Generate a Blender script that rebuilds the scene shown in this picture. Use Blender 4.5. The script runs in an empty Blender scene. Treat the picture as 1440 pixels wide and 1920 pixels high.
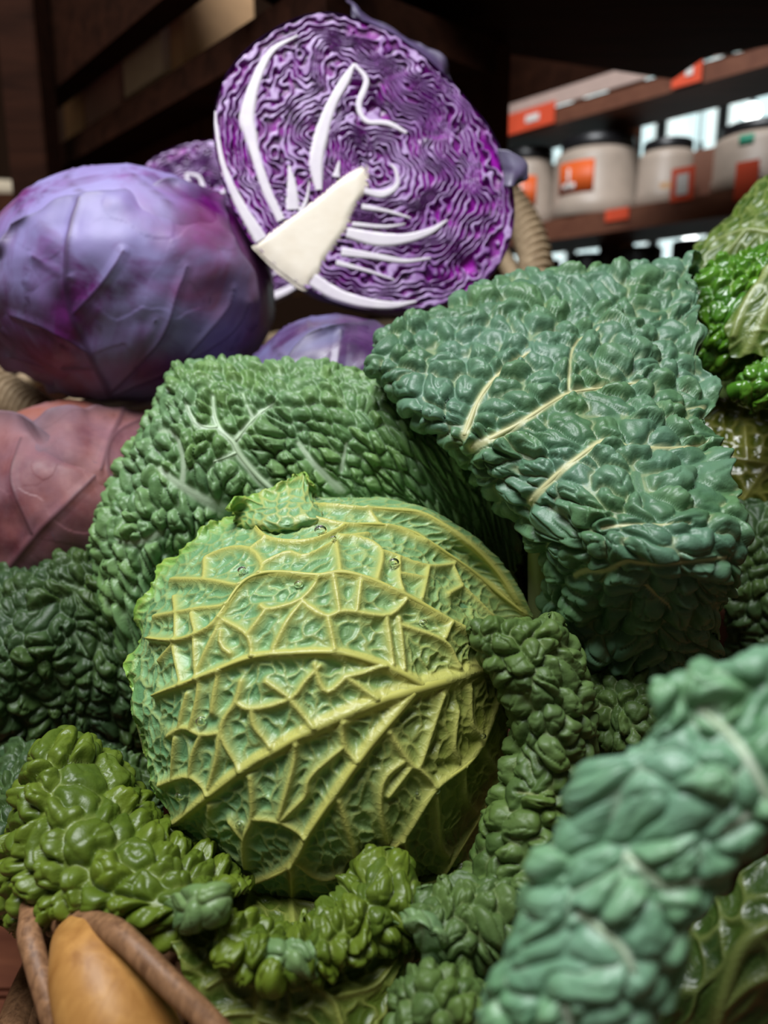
import bpy, bmesh, math, random
import numpy as np
from mathutils import Vector, Matrix

# ------------------------------------------------------------------ camera, light, exposure
scene = bpy.context.scene
COL = scene.collection
F = 1390.0                       # focal length in pixels of the 1440 x 1920 frame
PITCH = math.radians(12.0)
CAMZ = 1.25
CAM = np.array([0.0, 0.0, CAMZ])
FWD = np.array([0.0, math.cos(PITCH), -math.sin(PITCH)])
UP = np.array([0.0, math.sin(PITCH), math.cos(PITCH)])
RT = np.array([1.0, 0.0, 0.0])

cam_d = bpy.data.cameras.new('camera')
cam = bpy.data.objects.new('camera', cam_d); COL.objects.link(cam)
cam.location = CAM
cam.rotation_euler = (math.pi/2 - PITCH, 0, 0)
cam_d.sensor_fit = 'VERTICAL'; cam_d.sensor_height = 36.0; cam_d.sensor_width = 27.0
cam_d.lens = F/1920*36.0
cam_d.clip_start = 0.01
cam_d.dof.use_dof = True
cam_d.dof.focus_distance = 0.325
cam_d.dof.aperture_fstop = 26.06/5.0
scene.camera = cam

w = bpy.data.worlds.new('world'); scene.world = w; w.use_nodes = True
w.node_tree.nodes['Background'].inputs[0].default_value = (1.0, 0.86, 0.62, 1)
w.node_tree.nodes['Background'].inputs[1].default_value = 0.055

def area_light(name, loc, target, size, power, color):
    l = bpy.data.lights.new(name, 'AREA'); l.shape = 'RECTANGLE'; l.size = size[0]; l.size_y = size[1]
    l.energy = power; l.color = color
    o = bpy.data.objects.new(name, l); COL.objects.link(o)
    o.location = loc
    o.rotation_euler = (Vector(target)-Vector(loc)).to_track_quat('-Z', 'Y').to_euler()
    return o
area_light('shop_window_daylight', (-0.28, 0.0, CAMZ+1.30), (0.03, 0.40, CAMZ-0.05), (0.8, 0.7), 33.0, (0.94, 0.97, 1.0))

scene.view_settings.view_transform = 'Standard'
scene.view_settings.look = 'None'
scene.view_settings.gamma = 1.0
scene.view_settings.exposure = 0.30
scene.view_settings.use_curve_mapping = False

# ------------------------------------------------------------------ helpers
def P(px, py, d):
    px = np.asarray(px, float); py = np.asarray(py, float); d = np.asarray(d, float)
    return (CAM + d[..., None]*FWD + ((px-720)/F*d)[..., None]*RT - ((py-960)/F*d)[..., None]*UP)
def pix(p):
    q = p - CAM
    d = q@FWD
    return 720+F*(q@RT)/d, 960-F*(q@UP)/d, d
def ray(px, py):
    return FWD + (px-720)/F*RT - (py-960)/F*UP
def on_plane(px, py, p0, n):
    r = ray(px, py); return CAM + r*(np.dot(p0-CAM, n)/np.dot(r, n))
def on_z(px, py, z):
    return on_plane(px, py, np.array([0, 0, z]), np.array([0, 0, 1.0]))

def tag(o, label=None, cat=None, group=None, kind=None):
    if label: o['label'] = label
    if cat: o['category'] = cat
    if group: o['group'] = group
    if kind: o['kind'] = kind
    return o
def thing(name, label, cat, loc, group=None):
    o = bpy.data.objects.new(name, None); COL.objects.link(o); o.location = loc
    o.empty_display_size = 0.02
    return tag(o, label, cat, group)
def link(o, parent=None):
    COL.objects.link(o)
    if parent is not None:
        o.parent = parent
        o.matrix_parent_inverse = Matrix.Translation(-Vector(parent.location))
    return o
def np_mesh(name, V, Q, mat, parent=None, attrs=None, smooth=True, solid=0.0, tri=None):
    """V (n,3), Q (m,4) -> one mesh object"""
    me = bpy.data.meshes.new(name)
    V = np.ascontiguousarray(V, np.float32); Q = np.ascontiguousarray(Q, np.int32)
    k = Q.shape[1]
    me.vertices.add(len(V)); me.vertices.foreach_set('co', V.ravel())
    me.loops.add(Q.size); me.loops.foreach_set('vertex_index', Q.ravel())
    me.polygons.add(len(Q))
    me.polygons.foreach_set('loop_start', np.arange(0, Q.size, k, dtype=np.int32))
    me.polygons.foreach_set('loop_total', np.full(len(Q), k, np.int32))
    me.update(calc_edges=True)
    if smooth: me.polygons.foreach_set('use_smooth', np.ones(len(Q), bool))
    for n, a in (attrs or {}).items():
        at = me.attributes.new(n, 'FLOAT', 'POINT'); at.data.foreach_set('value', np.ascontiguousarray(a, np.float32).ravel())
    me.materials.append(mat); me.validate()
    o = bpy.data.objects.new(name, me)
    link(o, parent)
    if solid:
        m = o.modifiers.new('thickness', 'SOLIDIFY'); m.thickness = solid; m.offset = -1.0
    return o
def grid_quads(nv, nu, wrap=False):
    i = np.arange(nv-1)[:, None]; j = np.arange(nu if wrap else nu-1)[None, :]
    j2 = (j+1) % nu
    q = np.stack([i*nu+j, i*nu+j2, (i+1)*nu+j2, (i+1)*nu+j], -1)
    return q.reshape(-1, 4)

# --- noise
def h2(i, j, seed):
    i = i.astype(np.int64); j = j.astype(np.int64)
    n = (i*374761393 + j*668265263 + seed*974634777) & 0xffffffff
    n = ((n ^ (n >> 13))*1274126177) & 0xffffffff
    n = ((n ^ (n >> 16))*2246822519) & 0xffffffff
    n = n ^ (n >> 15)
    return (n & 0xffffff)/float(0xffffff)
def noise(x, y, seed=0):
    xi = np.floor(x); yi = np.floor(y); fx = x-xi; fy = y-yi
    fx = fx*fx*fx*(fx*(fx*6-15)+10); fy = fy*fy*fy*(fy*(fy*6-15)+10)
    a = h2(xi, yi, seed); b = h2(xi+1, yi, seed); c = h2(xi, yi+1, seed); d = h2(xi+1, yi+1, seed)
    return (a+(b-a)*fx+(c-a)*fy+(a-b-c+d)*fx*fy)*2-1
def fbm(x, y, seed=0, oct=3):
    s = 0; a = 1.0; t = 0
    for k in range(oct):
        s = s + a*noise(x*2**k+k*17.3, y*2**k-k*9.1, seed+k*31); t += a; a *= .5
    return s/t
def voronoi(x, y, seed=0, jit=0.85, smooth=False):
    """x, y in cell units -> distance to the nearest border (cell units), random of the cell"""
    xi = np.floor(x); yi = np.floor(y)
    best = np.full(x.shape, 1e9); bx = np.zeros_like(x); by = np.zeros_like(x); rid = np.zeros_like(x)
    sd = {}
    for a in range(-2, 3):
        for b in range(-2, 3):
            cx = xi+a; cy = yi+b
            sx = cx+.5+(h2(cx, cy, seed)-.5)*jit; sy = cy+.5+(h2(cx, cy, seed+7)-.5)*jit
            sd[a, b] = (sx, sy)
            if abs(a) < 2 and abs(b) < 2:
                d = (sx-x)**2+(sy-y)**2
                m = d < best
                best = np.where(m, d, best); bx = np.where(m, sx, bx); by = np.where(m, sy, by)
                rid = np.where(m, h2(cx, cy, seed+13), rid)
    e = np.full(x.shape, 9.0); acc = np.zeros_like(x)
    for (sx, sy) in sd.values():
        dx = sx-bx; dy = sy-by; l = np.sqrt(dx*dx+dy*dy)
        ok = l > 1e-6
        v = ((sx+bx)*.5-x)*dx+((sy+by)*.5-y)*dy
        v = v/np.where(ok, l, 1)
        e = np.where(ok & (v < e), v, e)
        if smooth: acc = acc+np.where(ok, np.exp(-11*np.clip(v, 0, 3)), 0)
    if smooth: return np.maximum(-np.log(np.maximum(acc, 1e-9))/11, 0), rid, np.maximum(e, 0)
    return np.maximum(e, 0), rid
def sstep(a, b, x):
    t = np.clip((x-a)/(b-a), 0, 1); return t*t*(3-2*t)
def spline(A, n):
    """Catmull-Rom along axis 0 of A (k, ...) -> n samples"""
    A = np.asarray(A, float); k = len(A)
    E = np.concatenate([[2*A[0]-A[1]], A, [2*A[-1]-A[-2]]], 0)
    t = np.linspace(0, k-1, n); i = np.minimum(t.astype(int), k-2); f = (t-i).reshape((-1,)+(1,)*(A.ndim-1))
    p0, p1, p2, p3 = E[i], E[i+1], E[i+2], E[i+3]
    return .5*(2*p1+(p2-p0)*f+(2*p0-5*p1+4*p2-p3)*f*f+(3*p1-p0-3*p2+p3)*f**3)
def normals(G):
    du = np.gradient(G, axis=1); dv = np.gradient(G, axis=0)
    n = np.cross(du, dv); n /= np.linalg.norm(n, axis=-1, keepdims=True)+1e-12
    return n, du, dv
def vein_field(G, veins, reach=0.02):
    """3D distance from the surface points to vein polylines traced in pixels; returns (dist/width, ...)"""
    px, py, d = pix(G)
    flat = G.reshape(-1, 3)
    out = np.full(len(flat), 9.0)          # distance / width
    dist = np.full(len(flat), 9.0)
    for pts, w0, w1 in veins:
        pts = np.asarray(pts, float)
        n = max(2, int(np.ceil(np.sum(np.hypot(*(pts[1:]-pts[:-1]).T))/14))) 
        ln = spline(pts, n) if len(pts) > 2 else pts
        if len(ln) < 2: continue
        q = []
        for x, y in ln:
            k = np.argmin((px-x)**2+(py-y)**2 + 1e3*np.maximum(0, d-d.min()))
            q.append(flat[k])
        q = np.array(q); 
        q[1:-1] = .25*q[:-2]+.5*q[1:-1]+.25*q[2:] if len(q) > 2 else q[1:-1]
        for a in range(len(q)-1):
            A, B = q[a], q[a+1]; t0 = a/(len(q)-1); wd0 = w0+(w1-w0)*t0; wd1 = w0+(w1-w0)*(a+1)/(len(q)-1)
            lo = np.minimum(A, B)-reach; hi = np.maximum(A, B)+reach
            m = np.nonzero(np.all((flat > lo) & (flat < hi), axis=1))[0]
            if not len(m): continue
            AB = B-A; L = AB@AB+1e-12
            t = np.clip(((flat[m]-A)@AB)/L, 0, 1)
            dd = np.linalg.norm(flat[m]-A-t[:, None]*AB, axis=1)
            r = dd/(wd0+(wd1-wd0)*t)
            b = r < out[m]; out[m[b]] = r[b]
            dist[m] = np.minimum(dist[m], dd)
    return out.reshape(G.shape[:2]), dist.reshape(G.shape[:2])

def ctrl(rows, nv, nu):
    G = np.array([[P(*c) for c in r] for r in rows])
    G = spline(G, nv)
    return np.moveaxis(spline(np.moveaxis(G, 1, 0), nu), 0, 1)

def leaf(name, parent, rows, nv, nu, mat, cell=.0085, H=.0028, seed=1, style='bubble', veins=(), minor=(),
         jag=.003, ruffle=.003, undul=.003, aspect=1.0, rot=0.0, solid=.0011, G=None, free=(1, 1, 1, 1), minor_h=1.0, vor=1.0, flip=None, extra=None, hmask=None, ribs=0, ribmat=None, sink=.35):
    """a leaf as a dense displaced sheet. free = (top, bottom, left, right) edges that ruffle"""
    if G is None: G = ctrl(rows, nv, nu)
    N, du, dv = normals(G)
    cam_side = np.sum(N*(CAM-G)) if flip is None else flip
    if cam_side < 0: N = -N
    lu = np.linalg.norm(du, axis=-1); lv = np.linalg.norm(dv, axis=-1)
    s = np.cumsum(lu, 1)-.5*lu; s = s-s[:, nu//2:nu//2+1]
    t = np.cumsum(lv, 0)-.5*lv; t = t-t[nv//2:nv//2+1, :]
    # distance to the free borders
    big = np.full(G.shape[:2], 9.0)
    S0 = np.cumsum(lu, 1); S1 = S0[:, -1:]-S0; T0 = np.cumsum(lv, 0); T1 = T0[-1:]-T0
    eb = np.minimum.reduce([T0 if free[0] else big, T1 if free[1] else big, S0-lu if free[2] else big, S1 if free[3] else big])
    be = np.exp(-np.maximum(eb, 0)/.009)
    un = undul*fbm(s/.045, t/.045, seed+3, 2) + .45*undul*noise(s/.017, t/.017, seed+6) + ruffle*be*1.6*noise(s/.016, t/.016, seed+5)
    G = G+N*un[..., None]
    tu = du/(lu[..., None]+1e-9); tv = dv/(lv[..., None]+1e-9)
    jn = 1.2*noise(s/(cell*2.4), t/(cell*2.4), seed+8) + noise(s/(cell*1.3), t/(cell*1.3), seed+9) + .6*noise(s/(cell*.6), t/(cell*.6), seed+19)
    bl = np.exp(-np.maximum(S0-lu, 0)/.007)*free[2]; br = np.exp(-S1/.007)*free[3]
    bt = np.exp(-T0/.007)*free[0]; bb = np.exp(-T1/.007)*free[1]
    G = G + jag*jn[..., None]*((br-bl)[..., None]*tu + (bb-bt)[..., None]*tv)
    # blister coordinates
    c, sn = math.cos(rot), math.sin(rot)
    a = (s*c+t*sn); b = (-s*sn+t*c)
    a = a + cell*(.45*noise(s/cell*.6, t/cell*.6, seed+21)+.16*noise(s/cell*2, t/cell*2, seed+23)); b = b + cell*(.45*noise(s/cell*.6, t/cell*.6, seed+22)+.16*noise(s/cell*2, t/cell*2, seed+24))
    x = a/cell/aspect; y = b/cell
    es, rid, e = voronoi(x, y, seed, smooth=True)
    es2, rid2, e2 = voronoi(x*1.9+3.3+.15*noise(x*3, y*3, seed+61), y*1.9+1.7+.15*noise(x*3+9, y*3, seed+62), seed+50, smooth=True)
    hm = 1.0 if hmask is None else hmask(np.linspace(0, 1, nv)[:, None], np.linspace(0, 1, nu)[None, :])
    vr, vd = vein_field(G, veins) if veins else (np.full(G.shape[:2], 9.0),)*2
    mr, md = vein_field(G, minor) if minor else (np.full(G.shape[:2], 9.0),)*2
    if style == 'bubble':
        clear = sstep(.5, 2.6, vr)*sstep(.4, 2.4, mr)
        p = (1-(1-np.clip(es/.37, 0, 1))**2)**.66
        p2 = (1-(1-np.clip(es2/.34, 0, 1))**2)**.66
        hh = p*(.50+.85*rid)*(1-.30*(1-p2)*(.2+rid2))
        hgt = hh*clear
        disp = 1.6*H*hgt*(1-.3*be) + .0006*np.exp(-(vr/1.0)**2) + hm*0
        vein = np.maximum.reduce([np.exp(-(vr/.95)**4), .9*np.exp(-(mr/.95)**4), .35*np.exp(-(e/.05)**2)*(rid2 > .55)])
    else:   # 'ridge': the underside, where the veins stand proud of pockets
        big_r = np.exp(-(vr/1.15)**2)
        mid = np.exp(-(mr/1.1)**2)*minor_h
        dm = np.minimum(vd-0.0, md)
        v1 = np.exp(-(e/.10)**2)*.55*vor
        v2 = np.exp(-(e2/.09)**2)*.16
        near = sstep(.0, .004, dm) if (veins or minor) else 1.0
        pk = sstep(0, 1, np.clip(dm/.0052, 0, 1)); pv = sstep(0, 1, np.clip(es/.26, 0, 1)); pw = sstep(0, 1, np.clip(es2/.24, 0, 1))
        pocket = pk*(1-vor*.60*(1-pv))*(1-vor*.10*(1-pw))
        disp = hm*H*(.55*big_r + .30*mid + .10*v1*near - 1.0*pocket*(.55+.5*rid) + .06*pocket*noise(s/.006, t/.006, seed+40))
        hgt = pocket
        vein = np.maximum.reduce([np.exp(-(vr/1.2)**4), .85*np.exp(-(mr/1.2)**2)*minor_h, v1*near*.9, v2*near*1.5*vor])
    base_px = pix(G) if ribs else None
    G = G+N*disp[..., None]
    V = G.reshape(-1, 3)
    at = {'vein': vein, 'cellr': rid, 'hgt': hgt, 'rim': be}
    if extra is not None: at.update(extra(G))
    Q = grid_quads(nv, nu)
    if cam_side > 0: Q = Q
    else: Q = Q[:, ::-1]
    o = np_mesh(name, V, Q, mat, parent, at, solid=solid)
    if ribs:
        bx, by, bd = base_px; FN = N.reshape(-1, 3)
        for pts, w0, w1 in veins[:ribs]:
            pts = np.asarray(pts, float); k = max(4, int(np.sum(np.hypot(*(pts[1:]-pts[:-1]).T))/16))
            q = []; W = np.linspace(w0, w1*.8, k)
            for (x, y), r in zip(spline(pts, k), W):
                m = np.argmin((bx-x)**2+(by-y)**2+1e3*np.maximum(0, bd-bd.min())); q.append(V[m]-FN[m]*r*sink)
            q = np.array(q)
            for _ in range(2): q[1:-1] = .25*q[:-2]+.5*q[1:-1]+.25*q[2:]
            tube('vein', q, W*.62, ribmat, o, 10, k*3, bumpy=.08, seed=seed)
    return o

# ------------------------------------------------------------------ materials
class NT:
    def __init__(s, name, rough=.5, spec=.5):
        s.m = bpy.data.materials.new(name); s.m.use_nodes = True; s.t = s.m.node_tree
        s.b = s.t.nodes['Principled BSDF']; s.b.inputs['Roughness'].default_value = rough
        s.b.inputs['Specular IOR Level'].default_value = spec
    def n(s, ty, **k):
        nd = s.t.nodes.new(ty)
        for a, v in k.items(): setattr(nd, a, v)
        return nd
    def l(s, a, b): s.t.links.new(a, b)
    def attr(s, name): return s.n('ShaderNodeAttribute', attribute_name=name).outputs['Fac']
    def coords(s, scale=(1, 1, 1), rot=(0, 0, 0)):
        t = s.n('ShaderNodeTexCoord'); m = s.n('ShaderNodeMapping')
        m.inputs['Scale'].default_value = scale; m.inputs['Rotation'].default_value = rot
        s.l(t.outputs['Object'], m.inputs['Vector']); return m.outputs['Vector']
    def noise(s, scale, detail=3, vec=None, rough=.5, dist=0):
        nd = s.n('ShaderNodeTexNoise'); nd.inputs['Scale'].default_value = scale; nd.inputs['Detail'].default_value = detail
        nd.inputs['Roughness'].default_value = rough; nd.inputs['Distortion'].default_value = dist
        s.l(vec if vec is not None else s.coords(), nd.inputs['Vector']); return nd.outputs['Fac']
    def ramp(s, fac, stops):
        r = s.n('ShaderNodeValToRGB'); e = r.color_ramp.elements
        while len(e) < len(stops): e.new(.5)
        for el, (p, c) in zip(e, stops):
            el.position = p; el.color = (c, c, c, 1) if not isinstance(c, tuple) else (*c, 1)
        s.l(fac, r.inputs['Fac']); return r.outputs['Color']
    def mix(s, fac, a, b, mode='MIX'):
        m = s.n('ShaderNodeMix', data_type='RGBA', blend_type=mode)
        for v, i in ((fac, 0), (a, 6), (b, 7)):
            if isinstance(v, tuple): m.inputs[i].default_value = (*v, 1)
            elif isinstance(v, (int, float)): m.inputs[i].default_value = v
            else: s.l(v, m.inputs[i])
        return m.outputs[2]
    def math(s, op, a, b=0.0):
        m = s.n('ShaderNodeMath', operation=op)
        for v, i in ((a, 0), (b, 1)):
            if isinstance(v, (int, float)): m.inputs[i].default_value = v
            else: s.l(v, m.inputs[i])
        return m.outputs[0]
    def color(s, c):
        if isinstance(c, tuple): s.b.inputs['Base Color'].default_value = (*c, 1)
        else: s.l(c, s.b.inputs['Base Color'])
    def translucent(s, c, f):
        tr = s.n('ShaderNodeBsdfTranslucent'); mx = s.n('ShaderNodeMixShader'); out = s.t.nodes['Material Output']
        s.l(s.mix(.6, c, (.30, .36, .03)), tr.inputs['Color']); mx.inputs[0].default_value = f
        s.l(s.b.outputs[0], mx.inputs[1]); s.l(tr.outputs[0], mx.inputs[2]); s.l(mx.outputs[0], out.inputs['Surface'])
    def bump(s, h, strength=.3, dist=.001):
        b = s.n('ShaderNodeBump'); b.inputs['Strength'].default_value = strength; b.inputs['Distance'].default_value = dist
        s.l(h, b.inputs['Height']); s.l(b.outputs['Normal'], s.b.inputs['Normal'])

def plain(name, c, rough=.5, spec=.5, **k):
    t = NT(name, rough, spec); 
    n = t.noise(60, 2); t.color(t.mix(n, tuple(x*.85 for x in c), tuple(min(1, x*1.12) for x in c)))
    for a, v in k.items(): t.b.inputs[a.replace('_', ' ')].default_value = v
    return t.m

def savoy(name, lo, hi, bloom, vein, rough=.42, spec=.45, bl=.5, wet=0.0, rim=None):
    """blistered upper side: lo/hi greens by cell, waxy bloom in patches, pale veins"""
    t = NT(name, rough, spec)
    n1 = t.noise(28, 3); n2 = t.noise(160, 3)
    base = t.mix(t.ramp(t.attr('cellr'), [(.1, 0.0), (.9, 1.0)]), lo, hi)
    base = t.mix(t.ramp(n2, [(.35, 0.0), (.7, .35)]), base, hi)
    wax = t.math('MULTIPLY', t.ramp(n1, [(.35, .15), (.62, 1.0)]), bl)
    base = t.mix(wax, base, bloom)
    if rim: base = t.mix(t.math('MULTIPLY', t.ramp(t.attr('rim'), [(.3, 0.0), (.9, 1.0)]), .7), base, rim)
    base = t.mix(t.attr('vein'), base, vein)
    t.color(base)
    t.bump(t.noise(900, 3), .35, .0004)
    if wet:
        t.b.inputs['Coat Weight'].default_value = wet; t.b.inputs['Coat Roughness'].default_value = .12
    t.translucent(base, .16)
    return t.m
def under(name, cell_lo, cell_hi, vein, rough=.46, wet=.12, rim=None, yel=None):
    """veined underside of a leaf: green pockets, yellow ridges"""
    t = NT(name, rough, .5)
    n2 = t.noise(90, 3); n1 = t.noise(14, 2)
    base = t.mix(t.ramp(t.math('ADD', t.math('MULTIPLY', t.attr('cellr'), .6), t.math('MULTIPLY', n2, .5)), [(.2, 0.0), (.8, 1.0)]), cell_lo, cell_hi)
    if yel: base = t.mix(t.math('MULTIPLY', t.attr('yel'), .9), base, yel)
    base = t.mix(t.math('MULTIPLY', t.ramp(t.attr('hgt'), [(0.0, 1.0), (.75, 0.0)]), .6), base, vein)
    if rim: base = t.mix(t.math('MULTIPLY', t.ramp(t.attr('rim'), [(.2, 0.0), (.9, 1.0)]), .8), base, rim)
    base = t.mix(t.ramp(t.attr('vein'), [(.12, 0.0), (.75, 1.0)]), base, vein)
    t.color(base)
    # fine net of tertiary veins
    v = t.n('ShaderNodeTexVoronoi', feature='DISTANCE_TO_EDGE'); v.inputs['Scale'].default_value = 320
    t.l(t.coords(), v.inputs['Vector'])
    t.bump(t.ramp(v.outputs['Distance'], [(0.0, 1.0), (.14, 0.0)]), .22, .0004)
    t.b.inputs['Coat Weight'].default_value = wet; t.b.inputs['Coat Roughness'].default_value = .15
    t.translucent(base, .14)
    return t.m

def wood(name, a, b, scale=(4, 30, 30), rough=.6, rot=(0, 0, 0), spec=.3):
    t = NT(name, rough, spec)
    v = t.coords(scale, rot)
    n = t.noise(2.0, 5, v, .6, .6)
    t.color(t.mix(t.ramp(n, [(.3, 0.0), (.7, 1.0)]), a, b))
    t.bump(n, .3, .001)
    return t.m

M = {}
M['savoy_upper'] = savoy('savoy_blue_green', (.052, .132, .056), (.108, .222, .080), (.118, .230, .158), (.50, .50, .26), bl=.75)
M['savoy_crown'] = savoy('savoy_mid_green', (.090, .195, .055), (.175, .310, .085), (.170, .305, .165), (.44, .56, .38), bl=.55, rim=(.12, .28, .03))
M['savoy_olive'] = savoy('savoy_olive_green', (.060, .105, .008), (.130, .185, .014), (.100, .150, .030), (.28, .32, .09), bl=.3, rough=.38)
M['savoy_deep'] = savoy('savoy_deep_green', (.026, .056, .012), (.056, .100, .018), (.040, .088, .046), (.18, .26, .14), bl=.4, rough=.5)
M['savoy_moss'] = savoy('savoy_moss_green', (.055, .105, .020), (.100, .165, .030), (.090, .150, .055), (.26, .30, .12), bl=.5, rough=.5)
M['savoy_teal'] = savoy('savoy_teal_green', (.088, .222, .098), (.170, .345, .138), (.205, .372, .258), (.54, .62, .48), bl=.75, rough=.36)
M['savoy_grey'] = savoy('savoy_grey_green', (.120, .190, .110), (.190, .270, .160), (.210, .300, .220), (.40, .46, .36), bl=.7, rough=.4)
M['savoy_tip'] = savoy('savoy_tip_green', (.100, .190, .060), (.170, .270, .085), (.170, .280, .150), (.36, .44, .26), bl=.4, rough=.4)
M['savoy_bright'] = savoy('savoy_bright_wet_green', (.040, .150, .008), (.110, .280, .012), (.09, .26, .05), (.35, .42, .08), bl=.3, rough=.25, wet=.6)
M['head'] = under('head_leaf', (.125, .295, .125), (.230, .420, .190), (.47, .47, .12), rim=(.22, .40, .03), yel=(.24, .24, .018))
M['under_olive'] = under('leaf_underside_olive', (.055, .095, .010), (.110, .165, .016), (.26, .29, .06))
M['under_wet'] = under('leaf_underside_wet', (.055, .075, .006), (.120, .150, .010), (.30, .29, .06), rough=.25, wet=.8)
M['under_green'] = under('leaf_underside_green', (.034, .076, .007), (.078, .140, .013), (.21, .26, .07), rough=.4, wet=.2)
M['under_dark'] = under('leaf_underside_dark', (.020, .050, .008), (.045, .085, .010), (.16, .20, .05), rough=.4, wet=.3)
M['vein_yellow'] = plain('yellow_vein', (.45, .44, .10), .45)
M['vein_cream'] = plain('cream_vein', (.46, .44, .22), .5)
M['vein_pale'] = plain('pale_green_vein', (.40, .52, .33), .45)
M['stalk'] = plain('pale_stalk', (.30, .36, .13), .4)

def red_cab(name, deep, mid, bloom, warm, amt=.6, rlo=.28):
    t = NT(name, .34, .5)
    v = t.coords((1, 1, 1))
    n1 = t.noise(16, 4, v, .6, .8); n2 = t.noise(70, 4, v, .6); n3 = t.noise(9, 2, v)
    base = t.mix(t.ramp(n2, [(.35, 0.0), (.65, 1.0)]), deep, mid)
    base = t.mix(t.math('MULTIPLY', t.ramp(n3, [(.50, 0.0), (.64, 1.0)]), .7), base, warm)
    bm = t.math('MULTIPLY', t.ramp(n1, [(.38, .08), (.58, 1.0)]), t.attr('bloom'))
    base = t.mix(t.math('MULTIPLY', bm, amt), base, bloom)
    base = t.mix(t.math('MULTIPLY', t.attr('vein'), .75), base, tuple(.5*x+.1*y for x, y in zip(deep, bloom)))
    base = t.mix(t.math('MULTIPLY', t.attr('rim'), .6), base, (.10, .09, .13))
    t.color(base)
    t.l(t.ramp(bm, [(0.0, rlo), (.6, rlo+.26)]), t.b.inputs['Roughness'])
    t.bump(n2, .2, .0008)
    return t.m
M['red_violet'] = red_cab('red_cabbage_violet', (.070, .002, .070), (.150, .006, .150), (.27, .24, .50), (.26, .09, .16), .85)
M['red_pink'] = red_cab('red_cabbage_pink', (.130, .026, .036), (.220, .070, .072), (.24, .14, .18), (.30, .095, .05), .5, .50)
M['red_dark'] = red_cab('red_cabbage_dark', (.035, .006, .050), (.085, .025, .110), (.14, .14, .30), (.10, .04, .09), .8)

# cut face of the halved cabbage
t = NT('cabbage_cut_face', .32, .5)
col = t.mix(t.attr('tone'), (.050, .001, .070), (.340, .003, .380))
col = t.mix(t.attr('skin'), col, (.16, .025, .23))
col = t.mix(t.attr('flesh'), col, (.52, .36, .64))
t.color(col); t.bump(t.noise(500, 3), .2, .0005)
M['cut_face'] = t.m
t = NT('cabbage_white_flesh', .36, .5)
n = t.noise(120, 4); t.color(t.mix(n, (.66, .58, .68), (.84, .79, .82))); t.bump(n, .2, .0006); M['rib'] = t.m
t = NT('cabbage_core_flesh', .42, .4)
n = t.noise(90, 4); t.color(t.mix(n, (.80, .69, .55), (.93, .85, .74))); t.bump(n, .25, .0008); M['core'] = t.m

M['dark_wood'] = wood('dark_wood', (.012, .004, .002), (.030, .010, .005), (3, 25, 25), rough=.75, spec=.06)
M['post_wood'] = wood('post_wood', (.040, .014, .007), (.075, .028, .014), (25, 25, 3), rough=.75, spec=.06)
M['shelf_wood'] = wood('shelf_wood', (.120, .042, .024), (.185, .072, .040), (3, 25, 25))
M['counter_wood'] = wood('counter_wood', (.10, .028, .013), (.17, .055, .025), (4, 30, 30))
M['cane'] = wood('honey_cane', (.26, .11, .025), (.44, .22, .06), (60, 60, 8), rough=.48, spec=.35)
M['rod'] = wood('brown_willow_rod', (.10, .045, .020), (.30, .155, .075), (160, 160, 12), rough=.5)
M['seagrass'] = wood('seagrass', (.22, .15, .085), (.42, .31, .19), (90, 90, 90), rough=.7)
M['orange'] = plain('orange_label', (.80, .13, .02), .5)
M['red_tag'] = plain('red_price_tag', (.75, .09, .035), .5)
M['cream'] = plain('cream_plastic', (.46, .37, .30), .45)
M['pale_rail'] = plain('pale_price_rail', (.52, .38, .33), .4)
M['white'] = plain('white_mark', (.80, .76, .72), .5)
M['black'] = plain('black_plastic', (.012, .012, .014), .35)
M['brown_carton'] = plain('brown_carton', (.24, .105, .065), .7)
M['tan_carton'] = plain('tan_carton', (.55, .33, .17), .7)
M['pink_carton'] = plain('dusty_pink_carton', (.44, .25, .21), .7)
M['grey_tub'] = plain('grey_beige_tub', (.62, .52, .38), .35)
M['green'] = plain('green_mark', (.03, .30, .18), .5)
M['wall'] = plain('brown_wall', (.040, .020, .012), .9, .1)
M['floor'] = wood('floor_boards', (.10, .055, .035), (.17, .10, .06), (2, 20, 20))
M['frame'] = plain('dark_window_frame', (.03, .03, .03), .4)
M['cord'] = plain('black_cord', (.01, .01, .01), .6)
def emit(name, c, s):
    m = bpy.data.materials.new(name); m.use_nodes = True; nt = m.node_tree
    b = nt.nodes['Principled BSDF']; b.inputs['Base Color'].default_value = (.02, .02, .02, 1)
    n = nt.nodes.new('ShaderNodeTexNoise'); n.inputs['Scale'].default_value = 5.0
    r = nt.nodes.new('ShaderNodeValToRGB'); r.color_ramp.elements[0].color = (c[0]*.6, c[1]*.75, c[2]*.8, 1); r.color_ramp.elements[1].color = (*c, 1)
    r.color_ramp.elements[0].position = .35; r.color_ramp.elements[1].position = .65
    nt.links.new(n.outputs['Fac'], r.inputs['Fac']); nt.links.new(r.outputs['Color'], b.inputs['Emission Color'])
    b.inputs['Emission Strength'].default_value = s
    return m
M['sky_pane'] = emit('daylit_window_pane', (.86, 1.0, .98), 1.15)
M['spot_glow'] = emit('bright_spot_glow', (1.0, .98, .95), 6.0)
t = NT('water', .02, .5); t.b.inputs['Transmission Weight'].default_value = 1.0; t.b.inputs['IOR'].default_value = 1.33
t.color((.98, 1, .98)); M['water'] = t.m

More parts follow.
